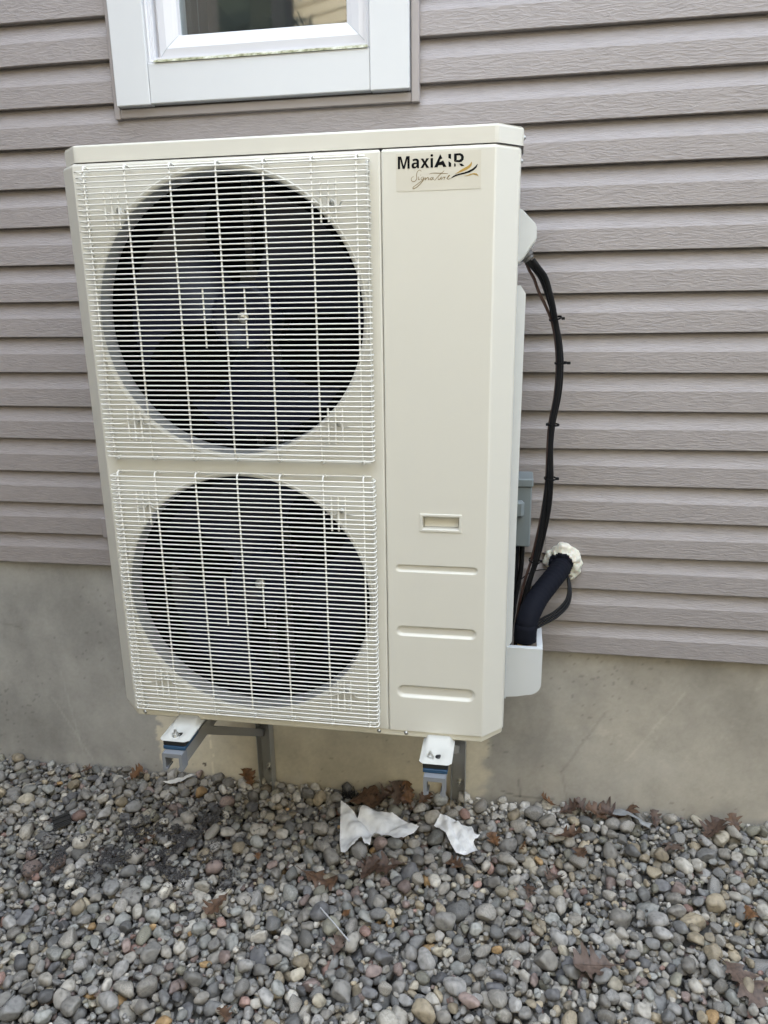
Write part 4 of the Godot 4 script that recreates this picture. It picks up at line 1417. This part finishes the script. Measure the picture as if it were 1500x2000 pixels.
	for k in stones.size():
		var p: Vector3 = stones[k][0]
		var s: Vector3 = stones[k][1]
		var open := (p.y + s.y * 0.9 - top_y(p.x, p.z)) / s.y > -0.15
		var mid_x := -0.20 - 0.31 * (0.84 - p.z)
		var half := 0.84 + 0.46 * (0.85 - p.z)
		var inside := absf(p.x - mid_x) < half and p.z < 0.92 + 0.05 * p.x * -3.0
		score.append([s.x / p.distance_to(cam) * (1.0 if open and inside else 0.0), k])
	score.sort_custom(func(a, b): return a[0] > b[0])
	var single := {}
	for i in 290: single[score[i][1]] = true
	var flat := {}
	var heap := {}
	for k in stones.size():
		var p: Vector3 = stones[k][0]
		var s: Vector3 = stones[k][1]
		var tone := tone_for(r, p)
		var g := 0 if r.randf() < 0.62 else (1 if r.randf() < 0.45 else 2)
		var mi := r.randi() % 16
		var basis := Basis(Vector3.UP, -stones[k][2]) * Basis.from_euler(Vector3(r.randfn(0, 0.32), 0, r.randfn(0, 0.32))) * Basis.from_scale(s) * Basis(Vector3(r.randi() % 2, 1, 0).normalized(), PI * (r.randi() % 2))
		var tf := Transform3D(basis, p)
		var col: Color = tones[tone] * r.randf_range(0.58, 1.12)
		if p.z < 0.085 and (p.x > -0.95 and p.x < -0.55 or p.x > -0.15 and p.x < 0.36) and r.randf() < 0.85 * (1.0 - p.z / 0.10) + 0.1: col = Color(0.66, 0.63, 0.57) * r.randf_range(0.75, 1.1)
		if single.has(k):
			var q := int(clampf(round(r.randf() * 2.0), 0, 2))
			var key := "%d_%d_%d" % [tone, q, g]
			if not flat.has(key):
				var c2: Color = tones[tone] * [0.64, 0.90, 1.10][q]
				var m := mat("stone_tone_" + key, lin(c2.r, c2.g, c2.b), [0.62, 0.7, 0.62][g])
				stone_look(m, grains[g], bump)
				flat[key] = m
			again("pebble", meshes[mi], flat[key], bed, tf)
		else:
			var key := mi * 3 + g
			if not heap.has(key): heap[key] = []
			col.a = 1.0
			heap[key].append([tf, col])
	var rest_of := group_node("pebbles", bed)
	rest_of.set_meta("kind", "stuff")
	for key in heap:
		var mul := MultiMesh.new()
		mul.transform_format = MultiMesh.TRANSFORM_3D
		mul.use_colors = true
		mul.mesh = meshes[key / 3]
		mul.instance_count = heap[key].size()
		for i in heap[key].size():
			mul.set_instance_transform(i, heap[key][i][0])
			mul.set_instance_color(i, heap[key][i][1])
		var o := MultiMeshInstance3D.new()
		o.name = "pebbles"
		o.multimesh = mul
		o.material_override = mm[key % 3]
		o.set_meta("kind", "stuff")
		rest_of.add_child(o, true)

func stone_look(m: StandardMaterial3D, grain: Texture2D, bump: Texture2D) -> void:
	m.albedo_texture = grain
	m.uv1_triplanar = true
	m.uv1_world_triplanar = true
	m.uv1_scale = Vector3(9, 9, 9)
	m.heightmap_enabled = true
	m.heightmap_scale = 0.02
	m.heightmap_texture = bump

func tone_for(r: RandomNumberGenerator, p: Vector3) -> int:
	var x := r.randf()
	if x < 0.005: return 14
	if x < 0.016: return 13
	if x < 0.05: return 8
	var warm := clampf(0.42 - 0.26 * p.z + 0.12 * p.x, 0.14, 0.55)  # more tan towards the wall and right: warm light put into the tones
	if r.randf() < warm: return [5, 6, 12, 0, 2, 5, 11][r.randi() % 7]
	return [0, 1, 2, 3, 4, 7, 9, 10, 11, 1, 4, 10, 3][r.randi() % 13]

# ---------------------------------------------------------------- litter on the pebbles
func cloth_piece(called: String, label: String, outline: Array, folds: Array, lift: float, m: Material) -> void:
	# a torn sheet laid over the stones: outline in x,z, sagging between them, with creases
	var poly := v2(outline)
	var lo := poly[0]
	var hi := poly[0]
	for p in poly:
		lo = lo.min(p)
		hi = hi.max(p)
	var fn := FastNoiseLite.new()
	fn.seed = int(lo.x * 1000)
	fn.frequency = 9.0
	fn.fractal_octaves = 3
	var y := func(p: Vector2) -> float:
		var h := 0.0
		var w := 0.0
		for i in range(-3, 4):
			for j in range(-3, 4):
				var g := exp(-(i * i + j * j) / 5.0)
				h += g * top_round(p.x + i * 0.009, p.y + j * 0.009, 0.012)
				w += g
		h = maxf(h / w, top_round(p.x, p.y, 0.009)) + 0.005 + lift
		h += 0.005 * fn.get_noise_2d(p.x, p.y) + 0.0015 * fn.get_noise_2d(p.x * 3.0 + 4.0, p.y * 3.0)
		for f in folds:
			var a := Vector2(f[0], f[1])
			var b := Vector2(f[2], f[3])
			var q := Geometry2D.get_closest_point_to_segment(p, a, b)
			h += f[4] * exp(-pow(p.distance_to(q) / f[5], 2.0))
		return h
	var st := S_()
	st.set_smooth_group(1)
	var step := 0.006
	var nx := int((hi.x - lo.x) / step) + 1
	var ny := int((hi.y - lo.y) / step) + 1
	for j in ny:
		for i in nx:
			var c := PackedVector2Array([lo + Vector2(i, j) * step, lo + Vector2(i + 1, j) * step, lo + Vector2(i + 1, j + 1) * step, lo + Vector2(i, j + 1) * step])
			for piece in Geometry2D.intersect_polygons(c, poly):
				var t := Geometry2D.triangulate_polygon(piece)
				for k in range(0, t.size(), 3):
					var q := [piece[t[k]], piece[t[k + 1]], piece[t[k + 2]]]
					if (q[1] - q[0]).cross(q[2] - q[0]) > 0: q = [q[0], q[2], q[1]]
					var V := []
					for e in q: V.append(Vector3(snappedf(e.x, 0.0001), y.call(e.snapped(Vector2(0.0001, 0.0001))), snappedf(e.y, 0.0001)))
					tri(st, V[0], V[1], V[2])
	var o := put(numbered(called), st, m, self)
	tag(o, label, called.split("_")[-1])

func leaf(at: Vector3, size: float, turn: float, tilt: Vector3, kind: int, label: String) -> void:
	# lobed oak leaf, curled along its midrib
	var r := RandomNumberGenerator.new()
	r.seed = int(at.x * 1000.0) * 31 + int(at.z * 1000.0) + 7
	var half := [[0.0, 0.03], [0.07, 0.06], [0.14, 0.17], [0.19, 0.24], [0.23, 0.18], [0.27, 0.15], [0.32, 0.27], [0.38, 0.42], [0.43, 0.38], [0.46, 0.22], [0.50, 0.19], [0.55, 0.33], [0.62, 0.46], [0.67, 0.38], [0.70, 0.22], [0.75, 0.19], [0.80, 0.30], [0.86, 0.33], [0.89, 0.21], [0.93, 0.16], [0.97, 0.09], [1.0, 0.0]]
	var right := PackedVector2Array()
	var left := PackedVector2Array()
	for h in half:
		right.append(Vector2(h[1] * r.randf_range(0.8, 1.15), h[0] + h[1] * 0.28))
		left.append(Vector2(-h[1] * r.randf_range(0.8, 1.15), h[0] + h[1] * 0.28))
	size *= 0.98
	var curl := r.randf_range(0.3, 1.5) * (1.0 if r.randf() < 0.7 else -0.7)
	var bow := r.randf_range(-0.35, 0.5)
	var wav := r.randf() * TAU
	var basis := Basis(Vector3.UP, turn) * Basis.from_euler(tilt)
	var lay := func(p: Vector2) -> Vector3:
		var h := curl * p.x * p.x * 0.9 + bow * (p.y - 0.5) * (p.y - 0.5) + 0.06 * sin(p.y * 11.0 + wav + 4.0 * p.x) * absf(p.x) * 3.0 - 0.02 * exp(-pow(p.x / 0.03, 2.0))
		return basis * (Vector3(p.x * 0.92, h, -(p.y - 0.5)) * size)
	var st := S_()
	st.set_smooth_group(1)
	for side in [right, left]:
		var n: int = side.size()
		for i in n - 1:
			for s in 4:
				var a := s / 4.0
				var b := (s + 1) / 4.0
				var m0 := Vector2(0, half[i][0])
				var m1 := Vector2(0, half[i + 1][0])
				var P := [m0.lerp(side[i], a), m0.lerp(side[i], b), m1.lerp(side[i + 1], b), m1.lerp(side[i + 1], a)]
				var V := []
				for p in P: V.append(lay.call(p))
				if side == left: V.reverse()
				quad(st, V[0], V[1], V[2], V[3])
	tube(st, [lay.call(Vector2(0, -0.22)) , lay.call(Vector2(0, -0.05)), lay.call(Vector2(0, 0.5)) + Vector3(0, 0.0004, 0), lay.call(Vector2(0, 0.95))], size * 0.011, 5)
	var o := put(numbered("oak_leaf"), st, M["leaf_%d" % kind], self)
	# rest on the stones: lift until the middle of it just touches
	var y := -9.0
	for i in 25: y = maxf(y, top_y(at.x + (i % 5 - 2) * size * 0.13, at.z + (i / 5 - 2) * size * 0.13))
	var mean := 0.0
	for i in 25: mean += top_y(at.x + (i % 5 - 2) * size * 0.13, at.z + (i / 5 - 2) * size * 0.13) / 25.0
	o.position = Vector3(at.x, lerpf(mean, y, 0.8) + at.y + 0.001, at.z)
	tag(o, label, "leaf", "fallen brown oak leaves on the pebbles")

func litter() -> void:
	var tones := [[0.145, 0.080, 0.045], [0.105, 0.062, 0.042], [0.205, 0.100, 0.042], [0.150, 0.102, 0.078]]
	for i in 4:
		var m := mat("leaf_%d" % i, lin(tones[i][0], tones[i][1], tones[i][2]), 0.6)
		m.albedo_texture = noise_tex(256, 256, 0.02, 200 + i, [[0.0, grey(0.45)], [0.5, grey(0.85)], [1.0, grey(1.0)]], false, 5)
		m.uv1_triplanar = true
		m.uv1_scale = Vector3(12, 12, 12)
		m.backlight_enabled = true
		m.backlight = Color(0.12, 0.07, 0.03)
	cloth_piece("white_rag", "large torn white rag with a pointed corner on the pebbles", [-0.502, 0.099, -0.438, 0.152, -0.421, 0.098, -0.39, 0.108, -0.338, 0.116, -0.302, 0.129, -0.244, 0.17, -0.265, 0.206, -0.282, 0.235, -0.309, 0.241, -0.346, 0.227, -0.374, 0.256, -0.374, 0.279, -0.388, 0.288, -0.403, 0.262, -0.418, 0.293, -0.454, 0.311, -0.472, 0.248], [[-0.438, 0.150, -0.350, 0.225, -0.016, 0.012], [-0.43, 0.12, -0.36, 0.17, 0.014, 0.03], [-0.48, 0.18, -0.40, 0.26, 0.008, 0.03], [-0.37, 0.185, -0.30, 0.23, -0.007, 0.008], [-0.50, 0.10, -0.47, 0.16, 0.018, 0.03]], 0.004, M.cloth)
	cloth_piece("white_rag", "smaller crumpled white rag below the right bracket", [-0.201, 0.162, -0.185, 0.121, -0.163, 0.122, -0.128, 0.136, -0.088, 0.142, -0.079, 0.178, -0.062, 0.184, -0.079, 0.21, -0.065, 0.247, -0.101, 0.264, -0.126, 0.261, -0.145, 0.225, -0.164, 0.191], [[-0.17, 0.13, -0.15, 0.19, 0.010, 0.010], [-0.15, 0.15, -0.10, 0.25, -0.010, 0.008], [-0.13, 0.15, -0.08, 0.20, 0.012, 0.008], [-0.12, 0.18, -0.11, 0.25, 0.010, 0.007], [-0.10, 0.17, -0.075, 0.24, -0.008, 0.006]], 0.005, M.cloth)
	cloth_piece("white_scrap", "thin white plaster scrap by the wall left of the bracket rail", [-1.125, 0.055, -1.085, 0.028, -1.020, 0.030, -1.050, 0.062], [], 0.004, M.scrap_white)
	cloth_piece("grey_strip", "torn grey plastic strip among leaves by the wall", [0.345, -0.005, 0.362, 0.018, 0.405, 0.032, 0.447, 0.052, 0.435, 0.070, 0.372, 0.052, 0.332, 0.040], [[0.35, 0.02, 0.43, 0.06, 0.010, 0.008]], 0.008, M.scrap_grey)
	# x, z, size, kind, where
	var L := [[-1.241, 0.022, 0.066, 2, "orange-brown oak leaf standing against the wall left of the bracket"], [-0.838, 0.012, 0.075, 2, "flat brown oak leaf leaning on the wall beside the left rail"],
		[-0.440, 0.050, 0.105, 0, "big curled oak leaf behind the large white rag"], [-0.375, 0.045, 0.085, 1, "dark oak leaf between the large rag and the wall"], [-0.300, 0.018, 0.085, 2, "rust oak leaf upright at the wall, left of the right bracket"], [-0.245, 0.035, 0.060, 0, "small oak leaf at the wall just left of the right rail"],
		[-0.492, 0.405, 0.100, 0, "broad five-lobed oak leaf lying flat below the large rag"], [-0.324, 0.335, 0.105, 1, "dark crumpled oak leaf pile piece under the large rag's edge"], [-0.365, 0.352, 0.080, 1, "dark oak leaf overlapping the crumpled one below the large rag"], [-0.124, 0.294, 0.062, 0, "narrow oak leaf pointing down below the smaller rag"],
		[-0.734, 0.550, 0.075, 0, "folded oak leaf among pebbles near the dark fibre patch"], [-0.395, 0.514, 0.036, 2, "tiny orange oak leaf above the white straw"], [-0.392, 0.622, 0.062, 3, "dull oak leaf under the end of the white straw"], [-0.020, 0.190, 0.060, 2, "orange oak leaf right of the smaller rag"],
		[0.187, 0.162, 0.095, 0, "large lobed oak leaf on the pebbles right of the rags"], [0.225, 0.215, 0.060, 0, "small oak leaf just below the large lobed leaf on the right"], [0.140, 0.004, 0.055, 2, "oak leaf at the wall among white stones right of the rail"], [0.250, 0.006, 0.085, 3, "pale brown oak leaf flat against the wall in the leaf drift"], [0.330, 0.004, 0.080, 1, "dark curled oak leaf at the wall above the grey plastic strip"], [0.375, 0.008, 0.085, 0, "pointed oak leaf at the right end of the wall drift"],
		[0.616, 0.060, 0.100, 1, "long dark oak leaf by the wall at the far right"], [0.487, 0.127, 0.080, 3, "curled tan oak leaf among grey stones on the right"], [0.140, 0.311, 0.070, 3, "reddish folded oak leaf among the middle pebbles"], [0.081, 0.360, 0.050, 1, "small dark oak leaf tucked between stones in the middle"],
		[0.228, 0.584, 0.105, 3, "grey-brown oak leaf with a hole near the front right"], [0.565, 0.582, 0.120, 3, "long wrinkled brown oak leaf at the front right edge"], [0.635, 0.363, 0.050, 2, "rust oak leaf fragment by the right edge"], [-1.045, 0.317, 0.045, 0, "small rust oak leaf on the dark fibre patch"], [-0.603, 0.832, 0.050, 0, "oak leaf half buried at the bottom middle"], [-0.405, 0.070, 0.085, 0, "rusty oak leaf tucked under the top edge of the large rag"], [-0.335, 0.030, 0.090, 3, "torn brown oak leaf in the wall drift above the large rag"], [0.205, 0.020, 0.070, 1, "dark oak leaf lying low in the wall drift beside white stones"], [0.290, 0.020, 0.080, 0, "brown oak leaf overlapping its neighbours in the wall drift"], [0.46, 0.020, 0.055, 1, "small dark oak leaf near the wall past the grey strip"], [0.68, 0.040, 0.060, 0, "brown oak leaf at the wall in the far right corner"], [-1.42, 0.030, 0.045, 0, "withered oak leaf by the wall at the far left"], [0.062, 0.192, 0.036, 2, "tiny orange oak leaf bit right of the smaller rag"], [-0.695, 0.340, 0.030, 2, "tiny leaf bit on pebbles left of the large rag"]]
	for l in L:
		var near_wall: bool = l[1] < 0.06
		leaf(Vector3(l[0], 0.008 if near_wall else 0.002, l[1]), l[2], rng.randf() * TAU if not near_wall else rng.randf_range(-1.6, 1.6), Vector3(rng.randfn(0, 0.25) + (0.42 if near_wall else 0.0), 0, rng.randfn(0, 0.25)), l[3], l[4])
	# straw
	var st := S_()
	var p0 := Vector3(-0.4557, -0.515, 0.5359)
	var p1 := Vector3(-0.3604, -0.520, 0.6231)
	p0.y = top_y(p0.x, p0.z) + 0.006
	p1.y = top_y(p1.x, p1.z) + 0.003
	for i in 7:
		var q := p0.lerp(p1, i / 6.0)
		var need := top_y(q.x, q.z) + 0.002 - q.y
		if need > 0:
			p0.y += need
			p1.y += need
	tube(st, [p0, p0.lerp(p1, 0.5) + Vector3(0, 0.001, 0), p1], 0.0020, 8)
	tag(put("plastic_stick", st, M.stick_white, self), "thin white plastic stick lying on the front pebbles", "stick")
	# ribbed black scrap
	st = S_()
	var c := Vector3(-1.352, top_round(-1.352, 0.285, 0.02) + 0.004, 0.285)
	var tf := Transform3D(Basis(Vector3.UP, 0.7) * Basis.from_euler(Vector3(0.25, 0, 0.1)), c)
	for i in 7: box(st, Vector3(-0.026, -0.002, -0.021 + i * 0.006), Vector3(0.026, 0.004 + 0.001 * sin(i * 2.0), -0.0172 + i * 0.006), 0.001, tf)
	box(st, Vector3(-0.024, -0.004, -0.022), Vector3(0.024, -0.0005, 0.022), 0.001, tf)
	tag(put("ribbed_scrap", st, M.scrap_black, self), "ribbed black plastic scrap on the pebbles at left", "scrap")
	# black fibre tuft behind the large rag, and the patch of shredded dark fibre on the left
	st = S_()
	for i in 90:
		var o := Vector3(-0.492 + rng.randfn(0, 0.010), top_y(-0.492, 0.03) - 0.004, 0.030 + rng.randfn(0, 0.008))
		tube(st, [o, o + Vector3(rng.randfn(0, 0.006), 0.018, rng.randfn(0, 0.006)), o + Vector3(rng.randfn(0, 0.014), rng.randf_range(0.022, 0.045), rng.randfn(0, 0.012))], 0.0013, 4)
	tag(put("black_fibre_tuft", st, M.scrap_black, self), "black fibre tuft at the wall behind the large white rag", "tuft")
	st = S_()
	var fn := FastNoiseLite.new()
	fn.seed = 41
	fn.frequency = 9.0
	var made := 0
	var tries := 0
	while made < 9000 and tries < 110000:
		tries += 1
		var t := rng.randf()
		var along := Vector2(-1.30, 0.46).lerp(Vector2(-0.86, 0.22), t) if rng.randf() < 0.72 else Vector2(-1.06, 0.34).lerp(Vector2(-0.77, 0.48), t)
		var q := along + Vector2(rng.randfn(0, 0.055), rng.randfn(0, 0.050))
		if fn.get_noise_2d(q.x, q.y) < 0.02: continue
		made += 1
		var y := top_y(q.x, q.y)
		var low := top_round(q.x, q.y, 0.010) - y
		if low < 0.002 and rng.randf() < 0.72: continue       # it lies mostly between the stones
		var o := Vector3(q.x, y + rng.randf_range(-0.001, 0.004), q.y)
		var a := rng.randf() * TAU
		var len := rng.randf_range(0.003, 0.010)
		var d := Vector3(cos(a), rng.randf_range(-0.1, 0.5), sin(a)) * len
		tube(st, [o - d * 0.5, o + Vector3(rng.randfn(0, 0.0015), 0.0015, rng.randfn(0, 0.0015)), o + d * 0.5], rng.randf_range(0.0005, 0.0015), 4)
	tag(put("dark_fibre_debris", st, M.debris, self), "patch of dark shredded fibre between pebbles at left", "debris", "", "stuff")
